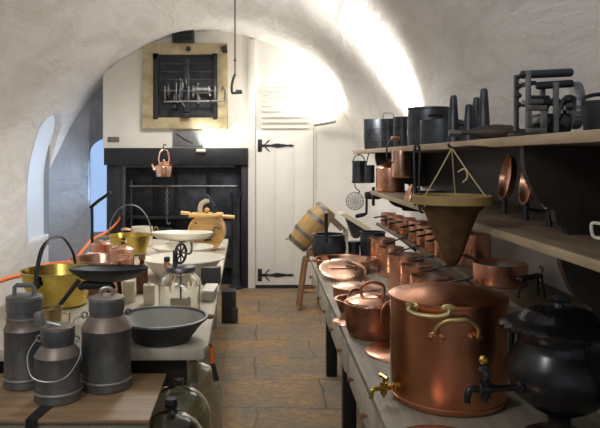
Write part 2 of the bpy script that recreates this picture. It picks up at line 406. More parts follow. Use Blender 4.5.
# roasting jack in its stone frame
rj = T('roasting_jack', 'clockwork roasting jack of dark iron set in a square tan stone frame', 'roasting jack', (-.93, YB, 1.859))
jx = lambda px: (px-VX)/F*YB+.93
jz = lambda py: Zp(py)-1.859
def frm(mb, x0, x1, z0, z1, w, y, t, bev):
    mb.box(((x0+x1)/2, y, z1-w/2), (x1-x0, t, w), bev=bev); mb.box(((x0+x1)/2, y, z0+w/2), (x1-x0, t, w), bev=bev)
    for x in (x0+w/2, x1-w/2): mb.box((x, y, (z0+z1)/2), (w, t, z1-z0-2*w), bev=bev)
fr = MB(); frm(fr, jx(143), jx(228), jz(129), jz(44), .13, -.03, .07, .006); fr.build('stone_frame', 'stone', rj)
MB().box(((jx(153)+jx(219))/2, -.005, (jz(120)+jz(54))/2), (jx(219)-jx(153), .02, jz(54)-jz(120))).build('back_plate', 'iron', rj)
for px in (156.5, 215.5):
    c = MB(); c.box((jx(px), -.05, (jz(121)+jz(53))/2), (.055,.05,jz(53)-jz(121)-.03), bev=.006)
    c.prism([(jx(px)-.03, -.075, jz(53)-.015), (jx(px)+.03, -.075, jz(53)-.015), (jx(px)+.045*(1 if px < 180 else -1)*.9, -.075, jz(57)-.02), (jx(px)-.03, -.075, jz(57)-.04)], (0,.05,0))
    c.build('side_post', 'iron', rj)
for z in (64, 72, 80, 90): MB().box((jx(186), -.02, jz(z)), (jx(212)-jx(160), .02, .014)).build('back_bar', 'ironsheen', rj)
MB().box((jx(187), -.03, jz(86)), (.07,.03,.62), bev=.004).build('centre_post', 'ironsheen', rj)
def gear(c, r, w, n=18):
    g = MB(); m = RY(PI/2)
    g.lathe([(r*.78,-w/2),(r,-w/2),(r,w/2),(r*.78,w/2),(r*.78,-w/2)], c, n*2, m, wob=None)
    g.lathe([(0,-w*.8),(r*.25,-w*.8),(r*.25,w*.8),(0,w*.8)], c, 14, m)
    for a in range(4):
        dv = Vector((0, math.cos(a*PI/2), math.sin(a*PI/2))); g.tube([Vector(c)+dv*r*.2, Vector(c)+dv*r*.85], w*.3, 6)
    return g
for px, r in ((171,.10),(183,.125),(195,.09),(211,.085)):
    gear((jx(px), -.13, jz(92)), r*.85, .018).build('gear_wheel', 'steel', rj)
MB().lathe([(0,-.085),(.055,-.085),(.055,-.07),(.045,-.065),(.045,.065),(.055,.07),(.055,.085),(0,.085)], (jx(203), -.13, jz(91)), 24, RY(PI/2)).build('winding_drum', 'steel', rj)
MB().tube([(jx(165), -.13, jz(92)), (jx(219), -.13, jz(92))], .008, 8).build('upper_shaft', 'steel', rj)
MB().tube([(jx(166), -.17, jz(103)), (jx(226), -.17, jz(102))], .011, 8).build('lower_shaft', 'rimzinc', rj)
MB().tube(bez([(jx(222), -.14, jz(92)), (jx(224), -.15, jz(88)), (jx(226), -.17, jz(95)), (jx(225), -.17, jz(103))]), .010, 8).build('crank', 'steel', rj)
for px, py, r in ((188,84,.075),(176,99,.06),(200,99,.05)):
    gear((jx(px), -.09, jz(py)), r, .014).build('gear_wheel', 'steel', rj)
for px in (167,178,190,199,216):
    MB().box((jx(px), -.10, jz(94)), (.018,.10,.24 if px in (178,199) else .16), bev=.004).build('bearing_plate', 'slatesteel', rj)
MB().tube(bez([(jx(182), -.16, jz(80)), (jx(185), -.17, jz(88)), (jx(181), -.17, jz(98)), (jx(187), -.16, jz(108))]), .009, 8).build('lever', 'steel', rj)
MB().box((jx(176), -.10, jz(108)), (.05,.16,.04), bev=.005).build('bearing_block', 'iron', rj)
MB().box((jx(212), -.10, jz(103)), (.03,.16,.04), bev=.005).build('bearing_block', 'iron', rj)
MB().box((jx(187), -.09, jz(116)), (.10,.10,.05), bev=.006).build('weight_block', 'iron', rj)
g = MB(); g.lathe([(0,0),(.03,0),(.03,.012),(0,.016)], (jx(189), -.065, jz(50)), 14, RX(PI/2)); g.build('bolt', 'iron', rj)
MB().prism([(jx(221), -.065, jz(48)), (jx(227), -.065, jz(46)), (jx(228), -.065, jz(54)), (jx(223), -.065, jz(54))], (0,-.03,0)).build('corner_pulley', 'iron', rj)
vb = T('vent_box', 'black slatted vent box mounted above the roasting jack frame', 'vent', P(184,44,7.6))
MB().box((0,-.06,.085), (.25,.12,.17), bev=.006).build('casing', 'blackpaint', vb)
v = MB()
for i in range(5): v.box((0,-.125,.025+i*.032), (.21,.02,.012), rot=(.5,0,0))
v.build('louvre', 'iron', vb)
gp = T('grey_panel', 'grey metal access panel under the roasting jack frame', 'panel', P(188,147,7.6))
MB().box((0,-.012,.10), (.35,.03,.185), bev=.004).build('plate', 'grille', gp)
MB().tube(bez([(-.14,-.03,.16),(-.05,-.035,.10),(.04,-.03,.05),(.06,-.03,.04)]), .006, 8).build('cable', 'iron', gp)
pq = MB().box((0,-.006,0), (.135,.012,.06), bev=.003).build('name_plaque', 'plaque', None, P(113.5,139.5,7.6)); tag(pq, 'small brown plaque on the white chimney breast above the lintel corner', 'plaque')
hk = MB().box((0,-.02,0), (.05,.04,.055), bev=.008).lathe([(0,0),(.014,0),(.014,.03),(0,.035)], (0,-.04,0), 12, RX(PI/2)).build('alarm_sensor', 'blackpaint', None, P(112,57,7.6)); tag(hk, 'tiny black sensor on the chimney breast near the vault edge', 'sensor')
# flood lamp on the boards
fl = T('flood_lamp', 'small slim flood lamp on the white boards beside the louvred door', 'lamp', P(324,124,7.56))
MB().box((0,-.11,0), (.24,.16,.032), rot=(0,-.18,0), bev=.008).build('housing', 'enamelgrey', fl)
MB().box((0,-.11,.020), (.20,.12,.006), rot=(0,-.18,0)).build('lamp_glass', 'lampglow', fl)
MB().tube([(0,0,0),(0,-.05,0)], .015, 8).build('bracket', 'enamelgrey', fl)
# meat hook on a rod
mh = T('meat_hook', 'black iron hook hanging on a long thin rod from the vault', 'hook', P(235,94,5.3))
zt = SP+math.sqrt(R*R-(mh.location.x-CX)**2)-mh.location.z
MB().tube([(.0,0,.15),(0,0,zt+.03)], .0055, 8).build('rod', 'iron', mh)
MB().tube(bez([(0,0,.16),(-.012,0,.13),(-.026,0,.07),(-.024,0,.015),(-.004,0,.008),(.03,0,.012),(.06,0,.012)]), .011, 10, flat=(.8,)).build('hook', 'iron', mh)
MB().ball((0,0,.275), .011).build('joint', 'iron', mh)
MB().box((.03,0,.018), (.05,.035,.035), bev=.008).build('weight', 'iron', mh)

# ------------------------------------------------------------------ long table by the shelves
TZ = .80; TX0, TX1, TY0, TY1 = .325, 1.12, 1.05, 4.76
rt = T('kitchen_table', 'long grey-topped kitchen table with drawers carrying the copper pans', 'table', (0,0,0))
MB().box(((TX0+TX1)/2, (TY0+TY1)/2, TZ-.014), (TX1-TX0, TY1-TY0, .028), bev=.005).build('tabletop', 'tabletop', rt)
ap = MB(); ap.box((TX0+.03, (TY0+TY1)/2, TZ-.11), (.02, TY1-TY0-.04, .165)); ap.box(((TX0+TX1)/2, TY1-.03, TZ-.11), (TX1-TX0-.06,.02,.165))
ap.build('apron', 'tablepaint', rt)
for i, y in enumerate((1.55, 2.26, 2.97, 3.68, 4.35)):
    ln = .56 if i < 4 else .46
    dr = MB().box((TX0+.014, y, TZ-.105), (.018, ln, .125), bev=.004).build('drawer', 'tablepaint', rt)
    for s in (-1, 1):
        MB().lathe([(0,0),(.005,0),(.0045,.007),(.010,.011),(.011,.017),(.007,.021),(0,.022)], (TX0+.005, y+s*.17, TZ-.108), 16, RY(-PI/2)).build('knob', 'redwood', dr)
for y in (1.35, 2.62, 3.60, 4.55):
    for x in (TX0+.14, TX1-.10):
        MB().box((x, y, (TZ-.028)/2), (.075,.075,TZ-.028), bev=.006).build('leg', 'blackpaint', rt)
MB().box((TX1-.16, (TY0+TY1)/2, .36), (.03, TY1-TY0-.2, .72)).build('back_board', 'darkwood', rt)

# ------------------------------------------------------------------ wall shelves
H1, H2, H3 = 1.578, 1.312, 1.015
su = T('wall_shelf', 'dark two-tier wall shelf with scalloped brackets over the copper pans', 'shelf', (0,0,0))
MB().box(((.68+1.10)/2, (1.0+4.98)/2, H1-.0125), (.42, 3.98, .025), bev=.003).build('upper_board', 'shelfwood', su)
MB().box(((.68+1.13)/2, (1.0+4.15)/2, H2-.011), (.45, 3.15, .022), bev=.003).build('lower_board', 'shelfwood', su)
MB().box((.676, (1.0+4.98)/2, H1-.0125), (.008, 3.98, .026), bev=.002).build('front_edge', 'shelfedge', su)
MB().box((.676, (1.0+4.15)/2, H2-.011), (.008, 3.15, .023), bev=.002).build('front_edge', 'shelfedge', su)
MB().box((1.085, (1.0+4.45)/2, (H1+H2)/2-.01), (.02, 3.45, H1-H2-.03)).build('back_board', 'darkwood', su)
def bracket(y, top, bot, x_t, x_b, xw=1.09, th=.028):
    H = top-bot
    pr = bez([(x_t, y, top-.0), (x_t+.004, y, top-.06*H/.24), (x_t+.035, y, top-.135*H/.24), (x_t+.085, y, top-.175*H/.24)], 6)
    pr += [Vector((x_t+.088, y, top-.205*H/.24))] + bez([(x_t+.10, y, top-.21*H/.24), (x_b-.004, y, top-.225*H/.24), (x_b, y, bot)], 4)
    mb = MB(); mb.prism([tuple(p) for p in pr]+[(xw, y, bot), (xw, y, top)], (0, th, 0)); return mb
bracket(1.76, H1-.025, H2, .70, .82).build('bracket', 'darkwood', su)
bracket(4.30, H1-.025, H2+.02, .73, .95).build('bracket', 'darkwood', su)
bracket(3.90, H2-.022, 1.19, .74, .93).build('bracket', 'darkwood', su)
bracket(1.76, H2-.022, 1.05, .80, 1.0).build('bracket', 'darkwood', su)
ns = T('narrow_shelf', 'narrow plank shelf holding the row of small copper saucepans', 'shelf', (0,0,0))
MB().box(((.87+1.13)/2, (1.7+5.1)/2, H3-.011), (.26, 3.4, .022), bev=.003).build('board', 'shelfwood', ns)
for y in (2.2, 3.3, 4.85): MB().prism([(.90, y, H3-.022), (1.13, y, H3-.022), (1.13, y, H3-.20)], (0,.03,0)).build('bracket', 'darkwood', ns)

# ------------------------------------------------------------------ pots and pans
def shell_prof(r, h, rb=None, t=.004, lip=.0, foot=.008):
    rb = r if rb is None else rb
    return [(0,0),(rb-foot,0),(rb-.002,foot*.35),(rb,foot),(r,h-.004),(r+lip,h-.003),(r+lip,h),(r-t,h),(rb-t,foot+.006),(rb-.012,.007),(0,.006)]
def saucepan(loc, r, h, ang, hl, label, mat='copper', tilt=.22, group=None, name='copper_saucepan', cat='saucepan', lid=False):
    t = T(name, label, cat, loc, ang, group)
    MB().lathe(shell_prof(r, h, t=.003)).build('pan_body', mat, t)
    MB().lathe([(0,.0085),(r-.012,.0085),(r-.006,.012),(r-.0055,h-.012),(r-.0065,h-.012),(r-.010,.013),(0,.0095)]).build('lining', 'tin', t)
    dz = math.tan(tilt)
    pts = [Vector((r-.002, 0, h-.022)), Vector((r+.03, 0, h-.020+.03*dz)), Vector((r+hl*.5, 0, h-.02+hl*.5*dz)), Vector((r+hl, 0, h-.02+hl*dz))]
    MB().tube(pts, [.015,.010,.008,.011], 8, flat=(.55,0,0,1)).tube(arc(pts[-1]+Vector((.008,0,0)), .010, 0, 2*PI, 12, (1,0,0), (0,1,0))[:-1], .003, 6, True).build('handle', 'iron', t)
    if lid:
        MB().lathe([(0,h+.018),(r*.5,h+.015),(r*.93,h+.006),(r+.004,h+.004),(r+.004,h),(0,h)]).build('lid', mat, t)
        MB().tube(bez([(-.03,0,h+.016),(-.02,0,h+.04),(.02,0,h+.04),(.03,0,h+.016)]), .004, 8).build('lid_handle', 'iron', t)
    return t
# back row on the narrow shelf (far to near)
back = [(388.5,.056,.092),(396,.058,.098),(406,.066,.110),(419,.064,.125),(428,.066,.122),(437.5,.066,.122),(447,.064,.12)]
blab = ['endmost', 'second', 'third', 'fourth', 'fifth', 'sixth', 'seventh']
for i, (px, r, h) in enumerate(back):
    x = .93; Y = x*F/(px-VX)
    saucepan((x, Y, H3), r, h, PI+.75, .10, f'small copper saucepan on the narrow shelf, {blab[i]} in the row counting from the boarded door' if i else 'small copper saucepan at the far end of the narrow shelf', tilt=-.05, group='small saucepans on the narrow shelf')
# front row on the table (far to near)
front = [(382,4.33,.088,.185),(391,3.98,.080,.175),(405.5,3.62,.102,.184),(416,3.32,.078,.175),(431,3.04,.096,.170),(447,2.75,.09,.165)]
flab = ['tall copper saucepan beside the black stewpot at the table end', 'narrow copper saucepan second from the far end of the table row',
        'wide copper saucepan third from the far end of the table row', 'slim copper saucepan fourth from the far end of the table row',
        'copper saucepan under the tip of the felt straining bag', 'tall copper saucepan behind the lidded copper vat']
for i, (px, Y, r, h) in enumerate(front):
    x = (px-VX)/F*Y
    saucepan((x, Y, TZ), r, h, -PI/2+.32, .22, flab[i], tilt=.29, group='saucepans in a row on the kitchen table')
# larger copper pans on the narrow shelf near the urn
saucepan((.945, 2.61, H3), .105, .085, PI/2+.3, .14, 'broad copper stewpan on the narrow shelf behind the lidded vat', tilt=.1, name='copper_stewpan', cat='stewpan')
saucepan((.985, 3.06, H3), .075, .15, -2.4, .12, 'medium copper stewpan on the narrow shelf beside the broad stewpan', tilt=.0, name='copper_stewpan', cat='stewpan')
# iron trivet on the narrow shelf
tv = T('iron_trivet', 'small black iron trivet on the narrow shelf above the urn', 'trivet', (.965, 2.36, H3))
tv.scale = (.72,.72,.72)
tv_top = MB(); tv_top.prism([(-.06,-.035,.085), (.05,-.03,.105), (.055,.03,.105), (-.06,.035,.085)], (0,0,.012)); tv_top.build('top_plate', 'iron', tv)
for a, b_ in (((-.055,-.02,.09),(-.075,-.03,.0)), ((.045,-.025,.105),(.055,-.04,0)), ((.045,.025,.105),(.055,.04,0))): MB().tube([a, b_], .006, 8).build('leg', 'iron', tv)
MB().tube(bez([(.05,0,.11),(.06,0,.14),(.045,0,.155)]), .006, 8).build('handle', 'steel', tv)

# large copper vat with tap
pv = T('copper_vat', 'large lidded copper vat with brass handles and a brass tap on the table', 'vat', (.552, 1.965, TZ))
vr, vh = .171, .305
vb_ = MB(); vb_.lathe([(0,0),(vr-.014,0),(vr-.004,.003),(vr-.002,.012),(vr+.001,.012),(vr+.001,.018),(vr-.002,.020),(vr,.10),(vr,vh),(0,vh)], seg=72); vb_.build('body', 'coppervat', pv)
MB().lathe([(vr-.004,vh-.008),(vr+.004,vh-.008),(vr+.005,vh-.002),(vr+.004,vh+.004),(vr-.01,vh+.009),(vr*.6,vh+.022),(vr*.3,vh+.027),(0,vh+.029)], seg=72).build('lid', 'coppervat', pv)
def on_cyl(px, py, r=vr):             # point on the vat's face under a photo pixel
    o = Vector((0,0,EYE)); dvec = Vector(((px-VX)/F, 1, -(py-VY)/F)); c = Vector((.552, 1.965))
    a = dvec.x**2+1; b = -2*(dvec.x*c.x+c.y); cc = c.length_squared-r*r
    s = (-b-math.sqrt(max(0, b*b-4*a*cc)))/(2*a); q = o+dvec*s
    return q-Vector((.552,1.965,TZ))
def lug(px, py, mat, w=.034, parent=pv):
    q = on_cyl(px, py); n = Vector((q.x, q.y, 0)).normalized(); tz = Vector((0,0,1)); tx = tz.cross(n)
    mb = MB(); m = Matrix((tx, tz, n)).transposed()
    mb.lathe([(0,0),(w*.42,0),(w*.42,.005),(w*.36,.007),(0,.007)], q, 20, m, sx=1.55)
    for s in (-1, 1): mb.ball(q+tx*(s*w*.38)+n*.008, .0045)
    mb.lathe([(0,0),(.008,0),(.009,.014),(0,.016)], q+n*.004+tz*.004, 12, m)
    mb.build('handle_lug', mat, parent); return q+n*.016
a1 = lug(413,306,'dullbrass'); a2 = lug(449,309,'dullbrass')
def bail(a, b, drop, mat):
    n = (a+b)/2; n.z = 0; n.normalize(); m = (a+b)/2
    p = bez([a, a+Vector((0,0,drop*.55))+n*.006, a.lerp(b,.22)+Vector((0,0,drop))+n*.014, m+Vector((0,0,drop*1.05))+n*.018, a.lerp(b,.78)+Vector((0,0,drop))+n*.014, b+Vector((0,0,drop*.55))+n*.006, b], 5)
    L = len(p); rr = [.0055+.0025*math.sin(PI*i/(L-1)) for i in range(L)]
    MB().tube(p, rr, 10).build('bail_handle', mat, pv)
bail(a1, a2, -.017, 'dullbrass')
b1 = lug(437,337,'coppervat', .038); b2 = lug(475,336,'coppervat', .038)
bail(b1, b2, .050, 'dullbrass')
def tap(parent, base, d, mat, L=.075, s=1.0, keymat=None, kf=.61):
    base, d = Vector(base), Vector(d).normalized(); m = along(d); up = Vector((0,0,1))
    mb = MB(); mb.lathe([(0,0),(.018*s,0),(.018*s,.006),(.009*s,.010),(.009*s,L*(kf-.15)),(.015*s,L*(kf-.11)),(.015*s,L*(kf+.11)),(.009*s,L*(kf+.15)),(.009*s,L),(0,L)], base, 18, m)
    e = base+d*L
    mb.tube(bez([e-d*.004, e+d*.012*s, e+d*.020*s-up*.010*s, e+d*.022*s-up*.034*s]), .009*s, 10)
    c = base+d*(L*kf); mb.tube([c-up*.018*s, c-up*.034*s], .006*s, 8); mb.lathe([(.013*s,-.022*s),(.015*s,.02*s),(0,.022*s)], c, 14)
    t = mb.build('tap', mat, parent)
    kb = MB(); kb.tube([c+up*.018*s, c+up*.036*s], .005*s, 8)
    side = d.cross(up); kb.tube([c+up*.040*s-side*.026*s, c+up*.044*s, c+up*.040*s+side*.026*s], [.009*s,.005*s,.009*s], 8)
    kb.build('tap_key', keymat or mat, t)
    return t
q = on_cyl(396,388); tap(pv, Vector((-.166,-.040,.043)), (-.95,-.30,.0), 'brass', .062, .78)

# black urn
un = T('iron_urn', 'black cast iron urn with a scalloped lid and a tap at the table edge', 'urn', (.752, 1.66, TZ))
MB().lathe([(0,0),(.085,0),(.088,.008),(.07,.018),(.032,.030),(.026,.05),(.032,.066),(.07,.085),(.108,.115),(.128,.155),(.131,.175),(.124,.205),(.108,.232),(.100,.250),(.103,.268),(.112,.285),(.112,.290),(0,.288)], seg=56).build('body', 'urniron', un)
lm = MB(); lm.lathe([(0,.288),(.10,.290),(.126,.292),(.128,.292),(.136,.292),(.142,.291),(.143,.296),(.136,.300),(.128,.302),(.124,.303),(.104,.308),(.092,.314),(.084,.326),(.062,.335),(.02,.340),(0,.340)], seg=208)
for v in lm.bm.verts:
    r_ = math.hypot(v.co.x, v.co.y); a_ = math.atan2(v.co.y, v.co.x)
    if r_ > .131:
        k = abs(math.sin(a_*13)); w_ = (r_-.128)/.015; v.co.x *= 1+.03*k*w_; v.co.y *= 1+.03*k*w_; v.co.z -= .005*k*w_
    elif .05 < r_ < .09 and v.co.z > .31: v.co.z += .0006*math.sin(a_*26)
lm.build('lid', 'urniron', un)
kb = MB(); kb.lathe([(0,.335),(.012,.338),(.008,.350),(.022,.356),(.028,.362),(.014,.368),(0,.370)], seg=48, wob=lambda a, z: 1+.10*math.sin(a*8)); kb.build('lid_knob', 'ironsheen', un)
for s in (-1, 1):
    a0 = -1.15 if s > 0 else 1.99
    u = Vector((math.cos(a0), math.sin(a0), 0))
    MB().tube(bez([u*.118+Vector((0,0,.255)), u*.155+Vector((0,0,.262)), u*.162+Vector((0,0,.215)), u*.158+Vector((0,0,.17)), u*.138+Vector((0,0,.125)), u*.122+Vector((0,0,.135))]), .008, 10).build('handle', 'urniron', un)
ut = tap(un, (-.116,-.045,.150), (-.97,-.10,.0), 'urniron', .118, .95, 'ironsheen', .78)
c = Vector((-.116,-.045,.150))+Vector((-.97,-.10,0)).normalized()*.092
MB().tube([c+Vector((0,0,.03)), c+Vector((-.004,-.0,.062))], .006, 8).build('tap_stem', 'ironsheen', ut)
MB().ball(c+Vector((-.006,-.004,.072)), .012, (1,.7,1)).build('tap_button', 'brass', ut)

# lids lying on the table
def lid_flat(loc, r, label, mat='copper', rot=None, handle=True, name='copper_cover', group=None, hm='iron', strap=False):
    t = T(name, label, 'lid', loc, 0, group, rot)
    MB().lathe([(0,.010),(r*.6,.009),(r*.9,.006),(r*.96,.004),(r,.0),(r+.002,.002),(r,.008),(r*.95,.012),(r*.6,.017),(0,.019)], seg=56).build('disc', mat, t)
    if strap:
        MB().box((0,0,.021), (r*1.1,.030,.005), bev=.002).build('strap', mat, t)
    if handle:
        MB().tube(bez([(-.04,0,.016),(-.034,0,.045),(0,0,.058),(.034,0,.045),(.04,0,.016)]), .005, 8).build('lid_handle', hm, t)
    return t
lid_flat((.498,2.40,TZ), .128, 'flat copper lid lying on the table against the lidded vat', handle=False, mat='copper')
lid_flat((.436,1.605,TZ), .128, 'copper lid lying on the table in front of the lidded vat', handle=False, mat='copper')

# braising pan with lid and loop handles
bp = T('braising_pan', 'tarnished copper braising pan with a bright lid and two loop handles', 'pan', (.437, 2.64, TZ))
br, bh = .111, .130
MB().lathe([(0,0),(br*.80,0),(br*.88,.006),(br*.96,.03),(br,.07),(br,bh),(br+.005,bh+.001),(br+.005,bh+.004),(0,bh+.004)], seg=56).build('body', 'copperdark', bp)
MB().lathe([(br-.002,bh+.003),(br-.004,bh+.014),(br*.80,bh+.022),(br*.5,bh+.034),(0,bh+.040)], seg=56).build('lid', 'copperbright', bp)
MB().tube(bez([(-.045,.0,bh+.034),(-.043,0,bh+.070),(0,0,bh+.086),(.043,0,bh+.070),(.045,0,bh+.034)]), .0065, 10).build('lid_handle', 'copperdark', bp)
for a0 in (-1.15, 2.0):
    u = Vector((math.cos(a0), math.sin(a0), 0)); w = Vector((-u.y, u.x, 0))
    MB().tube(bez([u*(br+.003)-w*.038+Vector((0,0,bh-.045)), u*(br+.012)-w*.040+Vector((0,0,bh-.0)), u*(br+.018)-w*.02+Vector((0,0,bh+.028)), u*(br+.018)+w*.02+Vector((0,0,bh+.028)), u*(br+.012)+w*.040+Vector((0,0,bh)), u*(br+.003)+w*.038+Vector((0,0,bh-.045))]), .006, 10).build('loop_handle', 'copperdark', bp)
def dish(loc, r, h, label, mat='copper', name='copper_dish', cat='dish', handles=True, group=None, rz=0, sx=1, flare=.9, lining='copperbright'):
    t = T(name, label, cat, loc, rz, group)
    MB().lathe(shell_prof(r, h, r*flare, .004, .005), seg=52, sx=sx).build('body', mat, t)
    if lining: MB().lathe([(0,.0095),(r*flare-.014,.0095),(r-.007,h-.006),(r-.009,h-.006),(r*flare-.02,.0125),(0,.0115)], seg=52, sx=sx).build('lining', lining, t)
    if handles:
        for s in (-1, 1):
            MB().tube(bez([(s*r*sx,-.03,h-.012),(s*(r*sx+.035),-.03,h-.004),(s*(r*sx+.035),.03,h-.004),(s*r*sx,.03,h-.012)]), .005, 8).build('loop_handle', mat, t)
    return t
dish((.422,2.985,TZ), .098, .075, 'shallow copper pan standing just behind the braising pan', handles=False, flare=.8)
lid_flat((.350,2.835,TZ), .056, 'small copper lid lying at the table edge beside the braising pan', mat='copperbright', handle=False)
tp = T('lidded_copper_pan', 'low round copper pan with a flat lid behind the braising pan', 'pan', (.475, 3.36, TZ))
MB().lathe([(0,0),(.115,0),(.122,.006),(.125,.055),(0,.055)], seg=52).build('body', 'copper', tp)
MB().lathe([(0,.072),(.08,.070),(.118,.062),(.129,.060),(.129,.054),(0,.054)], seg=52).build('lid', 'copperbright', tp)
MB().tube(bez([(.03,-.035,.07),(.03,-.035,.09),(.05,.0,.095),(.06,.03,.09),(.06,.035,.07)]), .005, 8).build('lid_handle', 'copper', tp)
dish((.505,4.18,TZ), .180, .075, 'wide copper roasting dish at the far end of the table', rz=.2, flare=.92)
lid_flat((.465,3.895,TZ+.048), .140, 'bright copper lid with a strap leaning on the wide roasting dish', mat='copperbright', rot=(.31,0,.12), handle=False, strap=True)
# black pots at the far end
def cauldron(loc, r, h, label, name='cauldron', mat='iron', bailang=None, cat='pot', belly=1.08, bail_r=None):
    t = T(name, label, cat, loc)
    MB().lathe([(0,0),(r*.75,0),(r*.95,h*.08),(r*belly,h*.45),(r*1.0,h*.85),(r*.97,h*.93),(r*1.03,h*.97),(r*1.03,h),(r*.92,h),(r*.93,h*.8),(r*belly*.93,h*.45),(r*.8,h*.12),(0,h*.06)], seg=44).build('body', mat, t)
    return t
cd = cauldron((.452,4.585,TZ), .112, .185, 'black cauldron with an upright handle at the far end of the table', mat='ironsheen')
MB().tube([(-.03,-.118,.14),(-.032,-.118,.34)], [.012,.013], 10, flat=(.5,0,1,0)).build('upright_handle', 'iron', cd)
tn = T('tin_canister', 'small dark tin canister beside the black cauldron', 'canister', (.63,4.60,TZ))
MB().lathe([(0,0),(.042,0),(.042,.004),(.040,.008),(.040,.10),(.043,.102),(.043,.13),(.04,.133),(0,.134)]).build('body', 'ironsheen', tn)
MB().tube(arc((0,0,.05), .0405, 0, 2*PI, 30, (1,0,0), (0,1,0))[:-1], .002, 6, True).build('band', 'steel', tn)
cauldron((.762,4.60,TZ), .088, .20, 'round black stewpot between the tin canister and the copper saucepans', name='stewpot', mat='ironsheen', belly=1.02)

# ------------------------------------------------------------------ upper shelf goods
def canister(loc, r, h, label, handle=False, mat='ironsheen', ang=.0):
    t = T('black_canister', label, 'canister', loc, ang, 'black canisters on the upper shelf')
    MB().lathe([(0,0),(r*.92,0),(r*.95,.006),(r*1.02,h*.4),(r,h*.93),(r*1.02,h*.95),(r*1.02,h),(r*.94,h),(r*.94,h-.02),(0,h-.022)]).build('body', mat, t)
    for z in (.3,.7): MB().tube(arc((0,0,h*z), r*1.012, 0, 2*PI, 32, (1,0,0), (0,1,0))[:-1], .003, 6, True).build('band', mat, t)
    if handle:
        MB().tube([(-.032,0,h-.03),(-.034,0,h+.03),(-.026,0,h+.04),(.026,0,h+.04),(.034,0,h+.03),(.032,0,h-.03)], .0035, 8).build('wire_handle', 'steel', t)
    return t
canister((.800,4.76,H1), .075, .225, 'black canister at the end of the upper shelf nearest the boarded door')
canister((.80,4.22,H1), .048, .195, 'slim black canister with a wire handle on the upper shelf', True)
canister((.83,3.93,H1), .052, .190, 'plain slim black canister beside the large black stockpot')
sp_ = T('black_stockpot', 'large round black stockpot on the upper shelf', 'stockpot', (.885,3.50,H1))
MB().lathe([(0,0),(.108,0),(.114,.006),(.118,.08),(.112,.200),(.116,.204),(.116,.212),(.108,.212),(.107,.03),(0,.02)], seg=48).build('body', 'ironsheen', sp_)
for s in (-1, 1): MB().tube(bez([(-.03,s*.112,.16),(-.03,s*.135,.165),(.03,s*.135,.165),(.03,s*.112,.16)]), .005, 8).build('handle', 'iron', sp_)
bs = saucepan((.775,2.86,H1), .090, .108, -1.05, .12, 'wide black saucepan in front of the large black stockpot', mat='ironsheen', tilt=-.12, name='black_saucepan')
MB().tube([(-.088,-.02,.008),(-.090,-.02,.105),(-.07,-.03,.118)], .0035, 8).build('wire_clip', 'steel', bs)
# tall iron cones
cones = [(453.5, 95, 2.62, 'tall black iron cone standing beside the wide black saucepan'), (469,104,2.55,'shortest black iron cone on the upper shelf'),
         (476.5,97,2.62,'black iron cone half hidden behind the tallest cone'), (484,88,2.45,'tallest black iron cone on the upper shelf')]
for px, top, Y, lb in cones:
    x = (px-VX)/F*Y; hh = EYE-(top-VY)/F*Y-H1
    o = MB().lathe([(0,0),(.025,0),(.025,.004),(.022,hh*.3),(.014,hh*.93),(.011,hh*.985),(0,hh)], seg=24).build('iron_cone', 'ironsheen', None, (x, Y, H1)); tag(o, lb, 'cone', 'black iron cones on the upper shelf')
o = MB().box((0,0,.055), (.06,.09,.11), bev=.006).build('iron_block', 'iron', None, (.90,2.97,H1)); tag(o, 'dark square iron block standing behind the iron cones', 'block')
im = T('tapered_implement', 'long dark brown tapered implement lying in front of the iron cones', 'kitchen tool', (.765,2.22,H1), -.25)
MB().lathe([(0,-.095),(.010,-.09),(.012,-.06),(.026,-.03),(.034,.02),(.030,.07),(.016,.10),(0,.105)], (0,0,.030), 24, RY(PI/2), sx=.8).build('body', 'leather', im)
MB().lathe([(0,0),(.008,0),(.013,.045),(0,.05)], (-.085,0,.028), 14, RY(-PI/2)).build('nozzle', 'steel', im)
MB().tube([(.095,0,.03),(.15,.01,.032)], [.010,.013], 10).build('handle', 'leather', im)

# roller press
mp = T('roller_press', 'black iron roller press with a gear wheel at the end of the upper shelf', 'press', (.80,1.93,H1))
mx = lambda px, Y=1.93: (px-VX)/F*Y-.80
mz = lambda py, Y=1.93: EYE-(py-VY)/F*Y-H1
b = MB(); b.box(((mx(515)+mx(578))/2, 0, .008), (mx(578)-mx(515), .13, .016), bev=.004); b.build('base_plate', 'iron', mp)
sf = MB(); frm(sf, mx(518), mx(538), .012, mz(107), .016, -.058, .012, .002); sf.build('front_plate', 'steel', mp)
MB().box((mx(553), .012, mz(123)), (mx(568)-mx(538), .075, .055), bev=.006).build('gear_case', 'iron', mp)
MB().box((mx(528), -.03, mz(103)), (.05,.045,.014), bev=.003).build('cross_bar', 'slatesteel', mp)
for y in (-.045, .045):
    u = MB(); u.box((mx(522), y, mz(102)), (.014,.016,mz(80)-.0), bev=.003); u.build('upright', 'slatesteel', mp)
    u = MB(); u.box((mx(549), y, mz(110)), (.014,.016,mz(86)-.0), bev=.003); u.build('upright', 'slatesteel', mp)
    MB().tube(arc((mx(562), y, mz(118)), .030, 0, PI, 12, (1,0,0), (0,0,1), .06), .006, 8).build('arched_stay', 'ironsheen', mp)
MB().box((mx(528), .0, mz(84)), (.024,.07,.012), bev=.003).build('cross_bar', 'iron', mp)
for a, r, y, y2, zz in ((518,.0125,-.02,569,74.5),(535,.0115,-.01,571,85)):
    pa, pb = Vector((mx(a), y, mz(zz+1.2))), Vector((mx(y2), y, mz(zz-1.2)))
    MB().tube([pa, pa.lerp(pb,.03), pa.lerp(pb,.97), pb], [r*.8,r,r,r*.8], 18).build('roller', 'ironsheen', mp)
MB().tube([(mx(522), -.0, mz(104)), (mx(574), 0, mz(102))], .009, 10).build('axle', 'iron', mp)
